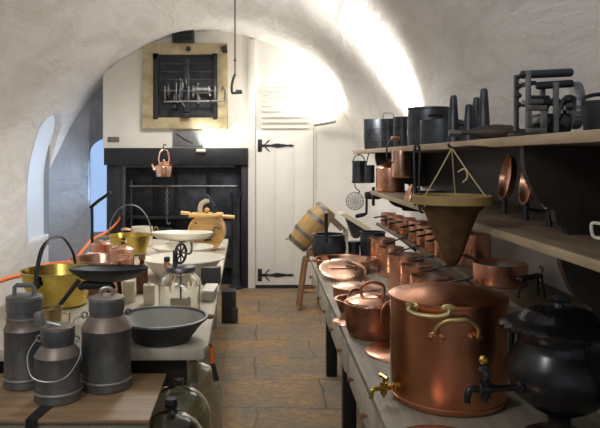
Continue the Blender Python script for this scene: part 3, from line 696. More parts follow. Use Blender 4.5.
gw = MB(); m = RZ(-.22) @ RY(PI/2); gc_ = (mx(575.5), .0, mz(105.5))
gw.lathe([(0,-.012),(.066,-.012),(.069,-.006),(.069,.006),(.066,.012),(0,.012)], gc_, 60, m, wob=lambda a, z: 1+.02*math.copysign(1, math.sin(a*28)))
gw.lathe([(.0,-.03),(.014,-.03),(.014,.03),(0,.03)], gc_, 16, m); gw.build('gear_wheel', 'slatesteel', mp)
for i, zz in enumerate((88, 97, 106)):
    MB().ball((mx(513), -.04, mz(zz)), .009, (1.1,1,.9)).build('screw_knob', 'iron', mp)
MB().tube([(mx(511.5), -.04, 0.0), (mx(511), -.04, mz(78))], .004, 8).build('screw_rod', 'iron', mp)
MB().tube(bez([(mx(511), -.04, mz(80)), (mx(515), -.04, mz(78)), (mx(519), -.04, mz(76))]), .006, 8).build('screw_arm', 'iron', mp)
for px in (540, 560): MB().box((mx(px), .0, mz(122)), (.03,.08,.03), rot=(0,.5,0), bev=.004).build('tension_block', 'ironsheen', mp)
MB().lathe([(0,-.03),(.016,-.03),(.016,.03),(0,.03)], (mx(541), .02, mz(100)), 18, RY(PI/2)).build('pinion', 'iron', mp)
bk = T('iron_bucket', 'black iron pot with a bail handle beside the roller press', 'pot', (.856,1.635,H1))
MB().lathe(shell_prof(.055, .085, .050)).build('body', 'iron', bk)
MB().tube(bez([(-.055,0,.075),(-.05,0,.095),(0,0,.103),(.05,0,.095),(.055,0,.075)]), .005, 8).build('bail_handle', 'iron', bk)

# ------------------------------------------------------------------ lower shelf goods
def kettlepot(loc, r, h, label, ang):
    t = saucepan(loc, r, h, ang, .10, label, mat='copper', tilt=.1, name='copper_pot', cat='pot')
    MB().lathe([(r+.003,h-.002),(r*.96,h+.006),(r*.5,h+.028),(r*.15,h+.034),(0,h+.034)]).build('lid', 'copperbright', t)
    MB().ball((0,0,h+.042), .010).build('lid_knob', 'copper', t)
    return t
kettlepot((.775,4.02,H2), .088, .150, 'copper pot with a sloping lid at the far end of the lower shelf', .6)
o = MB().lathe([(0,0),(.045,0),(.043,.02),(.03,.05),(.012,.078),(0,.082)], seg=36, wob=lambda a, z: 1+.07*math.sin(a*8)).build('copper_mould', 'copperbright', None, (.725,3.18,H2)); tag(o, 'small fluted copper mould on the lower shelf behind the hanging tongs', 'mould')
for i, (Y, x, lb) in enumerate(((2.42,.895,'farthest from the scalloped bracket'), (2.17,.875,'in the middle of the three'), (1.97,.865,'closest to the scalloped bracket'))):
    rr = (.080,.076,.068)[i]
    t = T('copper_skillet', f'copper skillet standing on its handle on the lower shelf, {lb}', 'skillet', (x, Y, H2), 0, 'skillets standing on the lower shelf', (0, .16, -.13))
    cz = .055+rr
    MB().lathe([(0,0),(rr*.9,0),(rr,.006),(rr*1.06,.024),(rr*1.03,.024),(rr*.96,.008),(0,.004)], (0,0,cz), 44, RY(-PI/2)).build('pan_body', 'copper', t)
    MB().tube([(-.012,0,cz-rr*.9),(-.010,0,.03),(-.004,0,.001)], [.011,.008,.011], 8).build('handle', 'iron', t)
cu = T('white_cup', 'white china cup on the lower shelf past the scalloped bracket', 'cup', (.825,1.535,H2), 2.5)
MB().lathe(shell_prof(.030, .062, .022, .003)).build('body', 'enamelwhite', cu)
MB().tube(bez([(.026,0,.05),(.048,0,.05),(.045,0,.02),(.024,0,.016)]), .004, 8).build('handle', 'enamelwhite', cu)
o = MB().lathe([(0,0),(.018,0),(.022,.004),(.028,.03),(.026,.03),(.02,.006),(0,.004)], seg=28).build('white_dish', 'enamelwhite', None, (.955,1.82,TZ)); tag(o, 'tiny white dish on the table past the black urn', 'dish')
# meat grinder clamped to the lower shelf end
mg = T('meat_grinder', 'black meat mincer clamped to the end of the lower shelf with its crank', 'mincer', (.70,4.17,H2))
MB().tube([(0,.03,.02),(0,.03,-.10)], .010, 10).box((0,-.005,-.04), (.03,.07,.018), bev=.004).build('clamp', 'iron', mg)
MB().lathe([(0,-.05),(.022,-.05),(.026,-.02),(.026,.04),(.018,.06),(0,.06)], (0,.055,-.035), 20, RY(PI/2)).build('barrel', 'iron', mg)
MB().tube([(-.02,.055,-.035),(-.042,.055,-.038)], .008, 8).build('shaft', 'iron', mg)
MB().tube(bez([(-.040,.055,-.028),(-.040,.05,-.09),(-.042,.05,-.155)]), .008, 8).build('crank_arm', 'iron', mg)
MB().tube([(-.042,.05,-.155),(-.062,.045,-.160),(-.105,.04,-.168),(-.115,.04,-.170)], [.007,.013,.014,.008], 10).build('crank_grip', 'iron', mg)

# ------------------------------------------------------------------ things hanging under the upper shelf
hc = T('hanging_grater', 'black cylinder grater hanging from the end of the upper shelf', 'grater', P(359,183,4.9))
MB().lathe([(0,0),(.052,0),(.055,.004),(.055,.014),(.051,.016),(.050,.15),(.054,.152),(.054,.165),(.048,.168),(0,.168)]).build('body', 'ironsheen', hc)
MB().tube(bez([(-.045,0,.165),(-.03,0,.20),(0,0,.215),(.03,0,.20),(.045,0,.165)]), .004, 8).build('bail_handle', 'iron', hc)
MB().tube(bez([(0,0,.205),(0,.012,.225),(0,.0,.245)]), .004, 8).build('hook', 'steel', hc)
hc2 = T('hanging_measure', 'dark metal measure hanging behind the black cylinder grater', 'measure', P(370,183,4.72))
MB().lathe(shell_prof(.034, .13, .034)).build('body', 'ironsheen', hc2)
MB().tube(bez([(-.03,0,.125),(-.015,0,.19),(0,0,.235)]), .004, 8).build('handle', 'iron', hc2)
sk = T('wire_skimmer', 'round wire skimmer hanging below the black cylinder grater', 'skimmer', P(355,201,4.98))
ms = MB(); rs = .066
for i in range(1, 6):
    rr = rs*i/5; ms.tube([Vector((rr*math.cos(a)*1, -.022*(1-(rr/rs)**2), rr*math.sin(a))) for a in [2*PI*k/24 for k in range(24)]], .0022 if i < 5 else .004, 6, True)
for k in range(12):
    a = 2*PI*k/12; ms.tube([Vector((rs*t*math.cos(a), -.022*(1-t*t), rs*t*math.sin(a))) for t in (.1,.4,.7,1)], .002, 6)
ms.build('wire_bowl', 'steel', sk)
MB().tube(bez([(.02,0,.06),(.035,0,.075),(.005,0,.10),(-.004,0,.15)]), .004, 8).build('handle', 'iron', sk)
MB().tube(bez([(-.004,0,.15),(-.008,0,.165),(-.012,0,.15)]), .003, 8).build('hook', 'iron', sk)
hp = T('hanging_copper_jug', 'cylindrical copper jug hanging from the edge of the upper shelf', 'jug', P(401,177.5,3.12), .2)
MB().lathe(shell_prof(.045, .128, .045), seg=40).build('body', 'copperbright', hp)
MB().tube(bez([(-.045,0,.07),(-.070,0,.09),(-.070,0,.15),(-.045,0,.185),(-.015,0,.18),(-.005,.01,.165)]), .006, 8, flat=(.6,)).build('handle', 'iron', hp)
MB().box((-.030,0,.186), (.045,.014,.020), bev=.005).build('handle_grip', 'copper', hp)
MB().tube([(-.045,0,.12),(.044,0,.12)], .003, 8).build('cross_wire', 'iron', hp)
tg = T('iron_tongs', 'long black iron tongs hanging between the copper jug and the felt bag', 'tongs', P(417,213,2.78), .3)
for s in (-1, 1): MB().tube(bez([(s*.004,0,.285),(s*.014,0,.26),(s*.011,0,.15),(s*.009,0,.03)]), .005, 8).build('arm', 'ironsheen', tg)
MB().tube(arc((0,0,.28), .012, 0, 2*PI, 14)[:-1], .004, 8, True).build('ring', 'ironsheen', tg)
MB().tube(bez([(.009,0,.04),(.014,0,.015),(.024,0,.002),(.036,0,.015),(.034,0,.03)]), .006, 8).build('hook_tip', 'ironsheen', tg)
# felt straining bag on a hoop
fb = T('straining_bag', 'brown felt straining bag on a wooden hoop hanging from the upper shelf', 'straining bag', (.562,1.955,1.378))
MB().lathe([(.114,.004),(.117,.006),(.117,.029),(.114,.031),(.108,.031),(.108,.004),(.114,.004)], seg=56).build('hoop', 'hoopwood', fb)
wb_ = lambda a, z: 1+(.05*math.sin(a*3+z*30)+.04*math.sin(a*5))*min(1, max(0, -z*12))
MB().lathe([(.108,.022),(.109,.006),(.094,-.004),(.079,-.020),(.066,-.052),(.050,-.092),(.037,-.130),(.029,-.155),(.021,-.172),(.011,-.182),(0,-.184)], seg=48, wob=wb_).build('bag', 'felt', fb)
apx = Vector((.0,0,.172))
for a in (-2.6, -.85, 1.2):
    e = Vector((.112*math.cos(a), .112*math.sin(a), .030)); MB().tube([apx, apx.lerp(e,.5)+Vector((0,0,-.003)), e, e+Vector((0,0,-.030))], .0020, 8).build('cord', 'cord', fb)
MB().tube(bez([(.125,0,.172),(.06,0,.176),(.01,0,.172),(-.008,0,.178),(-.010,0,.186)]), .004, 8).build('hook', 'iron', fb)
MB().tube(bez([(.012,-.02,.10),(.030,-.03,.11),(.034,-.04,.085),(.02,-.04,.07)]), .0026, 8).build('cord_end', 'cord', fb)

# ------------------------------------------------------------------ barrel on its stand, wooden hopper
bs_ = T('barrel_stand', 'splayed brown wooden stool carrying the tilted barrel', 'stool', (.455,6.62,0))
for sx in (-1, 1):
    for sy in (-1, 1): MB().tube([(sx*.045,sy*.07,.49),(sx*.115,sy*.13,.0)], [.026,.021], 8).build('leg', 'redwood', bs_)
MB().box((.015,0,.495), (.15,.20,.035), bev=.006).build('seat', 'redwood', bs_)
MB().prism([(-.03,-.07,.512), (.09,-.07,.512), (.09,-.07,.672), (-.03,-.07,.563)], (0,.14,0), bev=.004).build('cradle', 'redwood', bs_)
for sy in (-1, 1): MB().tube([(-.09,sy*.11,.18),(.09,sy*.11,.18)], .014, 8).build('stretcher', 'redwood', bs_)
for sx in (-1, 1): MB().tube([(sx*.10,-.11,.12),(sx*.10,.11,.12)], .014, 8).build('stretcher', 'redwood', bs_)
bl = T('wooden_barrel', 'tilted wooden barrel with dull metal hoops resting on a stool', 'barrel', (.315,6.62,.632), rot=(0,.70,0))
bprof = lambda z: .104+.030*math.sin(PI*min(1,max(0,z/.50)))
MB().lathe([(0,.02),(.094,.02),(.097,0)]+[(bprof(i*.50/12), i*.50/12) for i in range(13)]+[(.097,.50),(.094,.48),(0,.48)], seg=36, wob=lambda a, z: 1+.006*abs(math.sin(a*9))).build('staves', 'barrelwood', bl)
for z in (.035,.15,.35,.465):
    r = bprof(z)+.002; MB().lathe([(r,z-.018),(r+.004,z-.018),(bprof(z+.018)+.006,z+.018),(bprof(z+.018)+.002,z+.018)], seg=44).build('hoop', 'zinc', bl)
MB().tube([(-.10,0,.0),(-.125,0,-.02)], .012, 8).build('bung', 'pinewood', bl)
hp_ = T('wooden_hopper', 'pale wooden hopper with a dark mouth on a post beside the barrel', 'hopper', (.86,6.25,0))
MB().box((-.085,0,.42), (.045,.05,.84), bev=.004).build('post', 'palewood', hp_)
MB().box((.14,0,.40), (.045,.05,.80), bev=.004).build('post', 'palewood', hp_)
MB().box((.03,0,.015), (.34,.26,.03), bev=.004).build('foot', 'palewood', hp_)
q = MB(); q.prism([(-.16,-.13,.99),(-.10,-.13,1.0),(.14,-.13,.86),(.12,-.13,.82)], (0,.26,0)); q.build('sloping_board', 'palewood', hp_)
q = MB(); q.prism([(-.30,-.12,.97),(-.15,-.12,.83),(-.10,-.12,.86),(-.26,-.12,1.01)], (0,.24,0)); q.build('sloping_board', 'shelfwood', hp_)
q = MB(); q.prism([(-.09,-.10,.965),(.11,-.10,.845),(.02,-.10,.76),(-.02,-.10,.76)], (0,.20,0)); q.build('mouth', 'iron', hp_)

# ------------------------------------------------------------------ pale table on the other side
WZ = .78
wt = T('pale_table', 'long pale scrubbed table crowded with pans beside the aisle', 'table', (0,0,0))
nr, fr_, fl_, nl = (-.225,2.52), (-.336,5.95), (-1.42,5.92), (-1.29,2.50)
def rounded(nr, fr_, fl_, nl):
    return [nl, (nr[0]-.05, nr[1]+.0), (nr[0]-.012, nr[1]+.014), (nr[0], nr[1]+.05), fr_, fl_]
MB().prism([(x, y, WZ-.045) for x, y in rounded(nr, fr_, fl_, nl)], (0,0,.045), bev=.004).build('tabletop', 'tablepale', wt)
for x, y in ((-.52,2.62),(-1.2,2.62),(-.46,4.3),(-1.26,4.3),(-.46,5.80),(-1.32,5.8)):
    MB().box((x, y, (WZ-.045)/2), (.07,.07,WZ-.045), bev=.006).build('leg', 'tablepaint', wt)
a = MB(); a.prism([(-.33,3.0,WZ-.14), (-.42,5.80,WZ-.14), (-.45,5.80,WZ-.14), (-.36,3.0,WZ-.14)], (0,0,.095)); a.build('apron', 'tablepaint', wt)
MB().box((-.77,2.585,WZ-.105), (.92,.02,.12)).build('shade_board', 'darkwood', wt)  # dark board added to stand in for the shade under the tabletop
BZ = .70
bn = T('wooden_bench', 'brown wooden bench top carrying the zinc milk cans', 'bench', (0,0,0))
MB().prism([(-1.62,2.035,BZ-.013), (-.362,2.035,BZ-.013), (-.375,2.478,BZ-.013), (-1.62,2.478,BZ-.013)], (0,0,.013), bev=.003).build('bench_top', 'bench', bn)
MB().box((-.983,2.053,BZ-.1015), (1.234,.02,.177)).box((-1.03,2.46,BZ-.1015), (1.12,.02,.177)).box((-.475,2.26,BZ-.1015), (.02,.39,.177)).build('apron', 'benchgrey', bn)
for x, y in ((-.52,2.095),(-.52,2.42),(-1.5,2.08),(-1.5,2.43)): MB().box((x, y, (BZ-.03)/2), (.06,.06,BZ-.03), bev=.005).build('leg', 'benchgrey', bn)
st = MB(); st.prism([(-.735,2.24,BZ+.001), (-.700,2.235,BZ+.001), (-.700,2.12,BZ+.001), (-.712,2.032,BZ+.001), (-.748,2.032,BZ+.001), (-.742,2.12,BZ+.001)], (0,0,.003))
st.prism([(-.712,2.032,BZ+.004), (-.748,2.032,BZ+.004), (-.748,2.031,BZ-.16), (-.712,2.031,BZ-.16)], (0,-.003,0))
o = st.build('black_strap', 'blackstrap'); tag(o, 'black strap running over the bench edge from under the smallest milk can', 'strap')

# milk cans
def milk_can(loc, r, hb, hs, hn, rn, label, rz=0, lid='strap'):
    t = T('milk_can', label, 'milk can', loc, rz)
    MB().lathe([(0,0),(r-.004,0),(r,.004),(r,.026),(r+.002,.028),(r+.002,.036),(r-.002,.038),(r-.002,hb*.5),(r-.001,hb-.006),(r+.001,hb)], seg=56).build('body', 'zinc', t)
    MB().lathe([(r+.001,hb),(r-.002,hb+.006),(r*.86,hb+(hs-hb)*.5),(rn+.004,hs-.004),(rn,hs)], seg=56).build('shoulder', 'zincrust', t)
    MB().lathe([(r+.0015,.028),(r+.0035,.030),(r+.0035,.035),(r+.0015,.037)], seg=56).build('foot_ring', 'rimzinc', t)
    MB().lathe([(rn,hs),(rn,hs+(hn-hs)*.25),(rn+.003,hs+(hn-hs)*.28),(rn+.004,hn-.004),(rn+.001,hn),(rn-.006,hn+.002),(0,hn+.004)], seg=48).build('neck', 'zinc', t)
    if lid == 'strap':
        l = MB().lathe([(rn+.003,hn-.002),(rn+.003,hn+.003),(rn-.004,hn+.006),(0,hn+.009)], seg=48).build('lid', 'zincrust', t)
        MB().tube(bez([(-.020,0,hn+.006),(-.020,0,hn+.026),(-.008,0,hn+.034),(.008,0,hn+.034),(.020,0,hn+.026),(.020,0,hn+.006)]), .007, 8, flat=(.45,)).build('lid_handle', 'rimzinc', l)
    elif lid == 'bail':
        l = MB().lathe([(rn+.003,hn-.002),(rn+.003,hn+.003),(rn-.004,hn+.006),(0,hn+.009)], seg=48).build('lid', 'zinc', t)
        MB().tube([(-.036,0,hn+.004),(-.036,0,hn+.034),(-.028,0,hn+.042),(.028,0,hn+.042),(.036,0,hn+.034),(.036,0,hn+.004)], .008, 8, flat=(.5,)).build('lid_handle', 'zinc', l)
    else:
        l = MB().lathe([(rn+.003,hn-.002),(rn+.003,hn+.002),(rn-.004,hn+.004),(0,hn+.006)], seg=48).build('lid', 'zincrust', t)
        MB().prism([(-rn-.022,-.016,hn-.002), (-rn+.006,-.016,hn+.006), (-rn+.000,-.016,hn+.050), (-rn-.026,-.016,hn+.048)], (0,.032,0), bev=.003).build('lid_latch', 'zinc', l)
        MB().box((-.012,-.01,hn+.010), (.05,.018,.010), rot=(0,.35,.3), bev=.003).build('lid_tab', 'rimzinc', l)
    return t
def can_lug(t, r, z, ang, drop=True, big=False):
    u = Vector((math.cos(ang), math.sin(ang), 0)); w = Vector((-u.y, u.x, 0))
    MB().tube(arc(u*(r+.007)+Vector((0,0,z)), .010, 0, 2*PI, 14, u, (0,0,1))[:-1], .0035, 8, True).build('ear', 'zinc', t)
c1 = milk_can((-.569,2.335,BZ), .0885, .212, .258, .318, .060, 'tallest zinc milk can with a strap handle on its lid', .2)
can_lug(c1, .070, .262, 0.1); can_lug(c1, .070, .262, PI+.1)
MB().tube(bez([(-.078,-.01,.262),(-.110,-.02,.25),(-.112,-.03,.21),(-.098,-.03,.19)]), .0035, 8).build('side_handle', 'rimzinc', c1)
c2 = milk_can((-.870,2.350,BZ), .071, .205, .250, .318, .060, 'zinc milk can with a square bail on its lid at the bench end', 0, 'bail')
can_lug(c2, .066, .255, PI/2+.5)
MB().tube(bez([(.068,-.03,.252),(.082,-.045,.20),(.082,-.05,.12),(.070,-.055,.08)]), .0035, 8).build('side_handle', 'rimzinc', c2)
c3 = milk_can((-.706,2.215,BZ), .077, .152, .186, .246, .053, 'smallest zinc milk can with an open latch, standing in front of the others', 0, 'latch')
can_lug(c3, .056, .205, 0); can_lug(c3, .056, .205, PI)
MB().tube(bez([(-.069,0,.205),(-.088,-.04,.16),(-.058,-.088,.105),(0,-.093,.088),(.058,-.088,.105),(.088,-.04,.16),(.069,0,.205)], 8), .0024, 8).build('wire_bail', 'rimzinc', c3)

# glass demijohns under the table
dl = ['glass demijohn standing nearest the bench corner', 'middle glass demijohn between its two neighbours beside the bench', 'glass demijohn tucked under the pale table edge']
for i, (x, y, hh) in enumerate(((-.318,2.205,.665),(-.326,2.465,.662),(-.302,2.735,.668))):
    r = .122
    t = T('demijohn', dl[i], 'demijohn', (x, y, 0), .4*i, 'glass demijohns beside the bench')
    dome = [(r*math.cos(PI/2*k/9), hh-.125+.118*math.sin(PI/2*k/9)) for k in range(9)]
    inn = [(max(.014, q[0]-.004), q[1]-.004) for q in dome[::-1]]
    MB().lathe([(0,0),(r*.85,0),(r*.97,.015),(r,.05)]+dome+[(.019,hh-.004),(.018,hh+.012),(.023,hh+.014),(.023,hh+.020),(.014,hh+.020)]+inn+[(r-.004,.05),(r*.9,.02),(0,.012)], seg=56).build('body', 'greenglass', t)
    if i == 0: MB().lathe([(0,hh+.004),(.013,hh+.004),(.017,hh+.021),(.021,hh+.022),(.020,hh+.040 if i == 0 else hh+.027),(0,hh+.042 if i == 0 else hh+.028)]).build('stopper', 'blackstrap', t)

# zinc basin
bz = T('enamel_basin', 'wide dark basin with a pale fluted inside and a brown knob', 'basin', (-.419,2.645,WZ))
rb_ = .180
MB().lathe([(0,0),(.108,0),(.114,.003),(.116,.010),(rb_-.008,.080),(rb_+.004,.086),(rb_+.006,.091),(rb_+.002,.095),(rb_-.006,.093),(rb_-.010,.087),(.114,.024),(.104,.012),(0,.010)], seg=64).build('body', 'slate', bz)
MB().lathe([(rb_-.0105,.0885),(.112,.0255),(.102,.0138),(0,.0118),(0,.0125),(.102,.0148),(.112,.0270),(rb_-.0105,.0900)], seg=192, wob=lambda a, z: 1-.016*(.5+.5*math.sin(a*48)) if .02 < z < .085 else 1).build('fluted_lining', 'enamelgrey', bz)
MB().lathe([(rb_+.002,.088),(rb_+.007,.090),(rb_+.006,.097),(rb_-.002,.098),(rb_-.004,.094)], seg=64).build('rim', 'slatesteel', bz)
MB().ball((rb_+.014,.02,.090), .012, (1.2,1,.9)).build('knob', 'redwood', bz)

# glass churn
gc = T('glass_churn', 'square-shouldered glass butter churn with a geared crank on its lid', 'churn', (-.402,3.10,WZ))
def sqr(a, z):
    if z > .155: return 1
    k = 1/max(abs(math.cos(a)), abs(math.sin(a))); return 1+(min(k,1.20)-1)*.9
MB().lathe([(0,0),(.088,0),(.096,.008),(.097,.145),(.088,.17),(.070,.188),(.064,.192),(.064,.202),(.060,.202),(.060,.188),(.085,.165),(.093,.145),(.092,.012),(0,.008)], seg=64, wob=lambda a, z: sqr(a+.0, z)).build('jar', 'glass', gc)
MB().lathe([(0,.200),(.067,.200),(.070,.203),(.070,.218),(.066,.224),(0,.226)], seg=40).build('lid', 'steel', gc)
MB().tube([(0,0,.20),(0,0,.03)], .005, 8).build('dasher_rod', 'steel', gc)
MB().box((0,0,.05), (.10,.012,.045), bev=.004).build('dasher_paddle', 'palewood', gc)
MB().lathe([(0,.010),(.080,.010),(.080,.018),(0,.018)], seg=32).build('butter_film', 'butter', gc)
g = MB(); g.tube(arc((.0,0,.285), .046, 0, 2*PI, 28, (.45,.89,0), (0,0,1))[:-1], .006, 8, True)
for k_ in range(4):
    a = k_*PI/4; dv = Vector((.45*math.cos(a), .89*math.cos(a), math.sin(a))); g.tube([Vector((.0,0,.285))-dv*.044, Vector((.0,0,.285))+dv*.044], .004, 6)
g.build('gear_wheel', 'ironsheen', gc)
MB().box((-.026,0,.262), (.022,.02,.075), bev=.004).build('gear_frame', 'ironsheen', gc)
MB().tube(bez([(.02,0,.285),(.05,-.02,.29),(.055,-.02,.33),(.052,-.03,.335)]), .005, 8).build('crank', 'steel', gc)

# small goods
o = MB().box((0,0,.05), (.056,.056,.10), bev=.006).lathe([(0,.1),(.010,.1),(.008,.106),(0,.107)]).build('cream_block', 'candle', None, G(149,304,WZ), (0,0,.2)); tag(o, 'square cream block between the wide basin and the glass churn', 'block')
o = MB().lathe([(0,0),(.030,0),(.032,.004),(.032,.105),(.029,.110),(0,.112)], seg=30).build('cream_candle', 'candle', None, G(129,302,WZ)); tag(o, 'round cream candle behind the tallest milk can', 'candle')
bt = T('brown_bottle', 'dark red brown bottle standing behind the square cream block', 'bottle', G(142,293,WZ))
MB().lathe([(0,0),(.030,0),(.032,.004),(.032,.135),(.026,.150),(.013,.162),(.012,.185),(0,.185)]).build('body', 'brownglass', bt)
MB().lathe([(0,.183),(.017,.183),(.018,.186),(.018,.212),(.016,.215),(0,.215)]).build('cap', 'redwood', bt)
bt = T('small_bottle', 'slim clear bottle with an orange neck beside the glass churn', 'bottle', G(167,289,WZ))
MB().lathe([(0,0),(.024,0),(.026,.004),(.026,.085),(.020,.10),(.012,.11),(.012,.13),(0,.13)]).build('body', 'glass', bt)
MB().lathe([(.0,.105),(.014,.105),(.019,.112),(.019,.150),(.012,.158),(0,.158)]).build('neck_label', 'copper', bt)
MB().lathe([(0,.157),(.017,.157),(.017,.178),(.012,.182),(0,.182)]).build('cap', 'ironsheen', bt)
o = MB().box((0,0,.05), (.110,.075,.10), bev=.006).build('slate_block', 'slate', None, (-.318,3.835,WZ), (0,0,-.05)); tag(o, 'charcoal rectangular block near the aisle edge of the pale table', 'block')
bx = T('low_box', 'low pale wooden box near the aisle behind the basin', 'box', G(209,300,WZ)+Vector((0,.06,0)), -.03)
MB().box((0,0,.022), (.062,.20,.044), bev=.003).build('base', 'tablepale', bx); MB().box((0,0,.050), (.066,.205,.012), bev=.003).build('lid', 'creampaint', bx)
hs = T('hanging_scraper', 'black and orange handled scraper hanging at the pale table corner', 'scraper', (-.214,2.60,.63), .2)
MB().tube([(0,0,.13),(.004,0,.07)], [.007,.010], 8).build('grip', 'orange', hs)
MB().tube([(.004,0,.07),(.02,-.01,.0)], [.008,.012], 8, flat=(.5,)).build('blade', 'iron', hs)
MB().tube(bez([(0,0,.128),(-.004,.0,.143),(-.016,0,.146)]), .003, 6).build('hook', 'iron', hs)
ib = T('iron_box', 'dark iron box standing on the flagstones at the foot of the pale table', 'box', (-.365,5.78,0) if False else (-.335,6.05,0))
MB().box((0,0,.15), (.13,.16,.29), bev=.008).build('body', 'slate', ib); MB().box((.055,-.05,.08), (.06,.10,.12), bev=.006).build('step', 'slate', ib)

# pans on the pale table
def handle_band(c, r, a0, a1, flatk=.4, rad=.008, ry=None, u=(1,0,0)): return MB().tube(arc(c, r, a0, a1, 26, u, (0,0,1), ry), rad, 10, flat=(flatk,))
jp = T('brass_pan', 'large brass preserving pan with a thick black bail handle', 'pan', (-1.045,3.28,WZ), .15)
MB().lathe(shell_prof(.180,.178,.145,.004,.006,.03), seg=56).build('body', 'brass', jp)
MB().tube(bez([(-.070,-.178,.13),(-.068,-.180,.20),(-.055,-.11,.30),(-.025,-.02,.335),(.015,.06,.33),(.050,.14,.25),(.062,.172,.18),(.064,.178,.14)], 6), .011, 10, flat=(.45,)).build('bail_handle', 'iron', jp)
for y, x in ((-.174,-.070),(.174,.064)): MB().ball((x, y, .135), .020, (1,.7,1.1)).build('handle_ear', 'iron', jp)
sg = T('iron_skillet', 'wide shallow black iron skillet raised on long splayed legs', 'skillet', (-.700,2.90,WZ))
MB().lathe([(0,.188),(.07,.190),(.12,.203),(.160,.228),(.172,.240),(.174,.246),(.170,.248),(.155,.236),(.118,.212),(.06,.198),(0,.196)], seg=56).build('pan_body', 'iron', sg, None, (-.085,0,0))
MB().lathe([(.168,.246),(.1735,.2465),(.1735,.2495),(.168,.2495)], seg=56).build('rim', 'ironsheen', sg, None, (-.085,0,0))
MB().tube([(-.12,-.03,.165),(-.10,-.03,.178),(.02,-.02,.176),(.03,-.02,.160)], [.012,.020,.020,.012], 10).build('support_bar', 'iron', sg)
for p0, p1 in (((-.115,-.05,.205),(-.265,-.08,.006)), ((.03,-.10,.198),(.035,-.13,.0)), ((.02,.11,.198),(.03,.15,0))):
    MB().tube([p0, p1], [.011,.008], 8).build('leg', 'iron', sg)
ct = dish((-.925,3.66,WZ), .170, .178, 'wide copper pan with loop handles behind the black skillet', rz=-1.2, flare=.85, mat='copper', name='copper_pan', cat='pan')
def lidded(loc, r, h, label, rz, mat='copper'):
    t = T('lidded_copper_pot', label, 'pot', loc, rz, 'lidded copper pots on the pale table')
    MB().lathe([(0,0),(r-.01,0),(r,.008),(r,h),(r+.004,h),(r+.004,h+.004),(0,h+.004)], seg=44).build('body', mat, t)
    MB().lathe([(r+.002,h+.003),(r+.002,h+.012),(r*.8,h+.020),(r*.4,h+.032),(0,h+.036)], seg=44).build('lid', 'copperbright', t)
    MB().tube(bez([(-.032,0,h+.025),(-.028,0,h+.055),(.028,0,h+.055),(.032,0,h+.025)]), .005, 8).build('lid_handle', 'dullbrass', t)
    MB().tube(bez([(-.03,-r,h*.6),(-.03,-r-.028,h*.66),(.03,-r-.028,h*.66),(.03,-r,h*.6)]), .005, 8).build('loop_handle', 'dullbrass', t)
    return t
lidded((-1.095,4.36,WZ), .068, .155, 'lidded copper pot closest to the black upright rod', .3)
lidded((-.915,4.16,WZ), .078, .150, 'lidded copper pot beside the brass pan with the thin bail', -.3)
ir = T('iron_crank', 'tall black iron rod with a slanting crossbar behind the copper pots', 'crank', (-1.195,4.50,WZ))
MB().lathe([(0,0),(.06,0),(.06,.008),(.02,.016),(0,.016)], seg=28).build('base', 'iron', ir)
MB().tube([(0,0,.01),(-.003,0,.40)], .0105, 10).build('rod', 'iron', ir)
MB().tube([(-.012,0,.398),(.055,-.04,.448),(.145,-.08,.505)], .015, 8, flat=(.75,)).build('crossbar', 'iron', ir)
b2p = T('brass_jam_pan', 'yellow brass pan with a thin arched bail handle', 'pan', (-1.038,5.0,WZ), -.1)
MB().lathe(shell_prof(.165,.150,.125,.004,.006,.03), seg=52).build('body', 'brass', b2p)
MB().tube(arc((0,0,.145), .168, .0, PI, 30, (1,.0,0), (0,0,1), .235), .0055, 8).build('bail_handle', 'steel', b2p)
MB().tube([(.0,-.19,.09),(.005,-.19,.145)], .010, 8).tube([(.0,-.19,.10),(.0,-.14,.11)], .006, 8).build('clip', 'iron', b2p)
bc = T('brass_cup', 'small brass pot behind the smallest milk can', 'pot', (-.895,2.72,WZ))
MB().lathe(shell_prof(.046,.115,.036,.003,.004), seg=36).build('body', 'dullbrass', bc)
MB().tube(bez([(.04,0,.09),(.075,0,.09),(.07,0,.04),(.036,0,.035)]), .004, 8).build('handle', 'dullbrass', bc)
# cream milk pans
def milkpan(loc, r, h, label, rz=0, tilt=(0,0)):
    t = T('cream_milk_pan', label, 'milk pan', loc, rz, 'cream enamel milk pans', (tilt[0], tilt[1], rz))
    MB().lathe([(0,0),(r*.62,0),(r*.66,.004),(r*.86,h*.6),(r*.97,h*.96),(r+.008,h-.002),(r+.008,h+.003),(r-.004,h+.001),(r*.84,h*.62),(r*.62,.010),(0,.008)], seg=60).build('bowl', 'enamelwhite', t)
    MB().lathe([(r+.004,h-.003),(r+.010,h-.002),(r+.010,h+.004),(r+.002,h+.004)], seg=60).build('rim', 'enamelwhite', t)
    return t
milkpan((-.513,4.07,WZ), .248, .115, 'widest cream enamel milk pan behind the glass churn')
milkpan((-.575,4.55,WZ), .205, .118, 'cream enamel milk pan between the widest pan and the footed dish')
fd = T('footed_dish', 'shallow cream footed dish raised above the milk pans', 'dish', (-.623,4.895,WZ))
MB().lathe([(0,0),(.062,0),(.066,.006),(.030,.02),(.024,.10),(.035,.118),(0,.118)], seg=36).build('foot', 'grille', fd)
MB().lathe([(0,.116),(.10,.118),(.18,.134),(.226,.162),(.234,.178),(.230,.184),(.221,.178),(.17,.150),(.09,.130),(0,.128)], seg=56).build('bowl', 'enamelwhite', fd, None, (-.055,0,0))
wp_ = T('cream_saucepan', 'cream enamel saucepan with a brown handle behind the brass pan', 'saucepan', (-1.03,5.45,WZ), .1)
MB().lathe(shell_prof(.088,.165,.085), seg=44).build('body', 'enamelwhite', wp_)
MB().tube(bez([(-.085,-.02,.14),(-.14,-.03,.15),(-.17,-.03,.145)]), .011, 8).build('handle', 'copper', wp_)
MB().tube(bez([(.086,.03,.12),(.105,.03,.155),(.125,.03,.15),(.130,.03,.11)]), .006, 8).build('loop_handle', 'redwood', wp_)
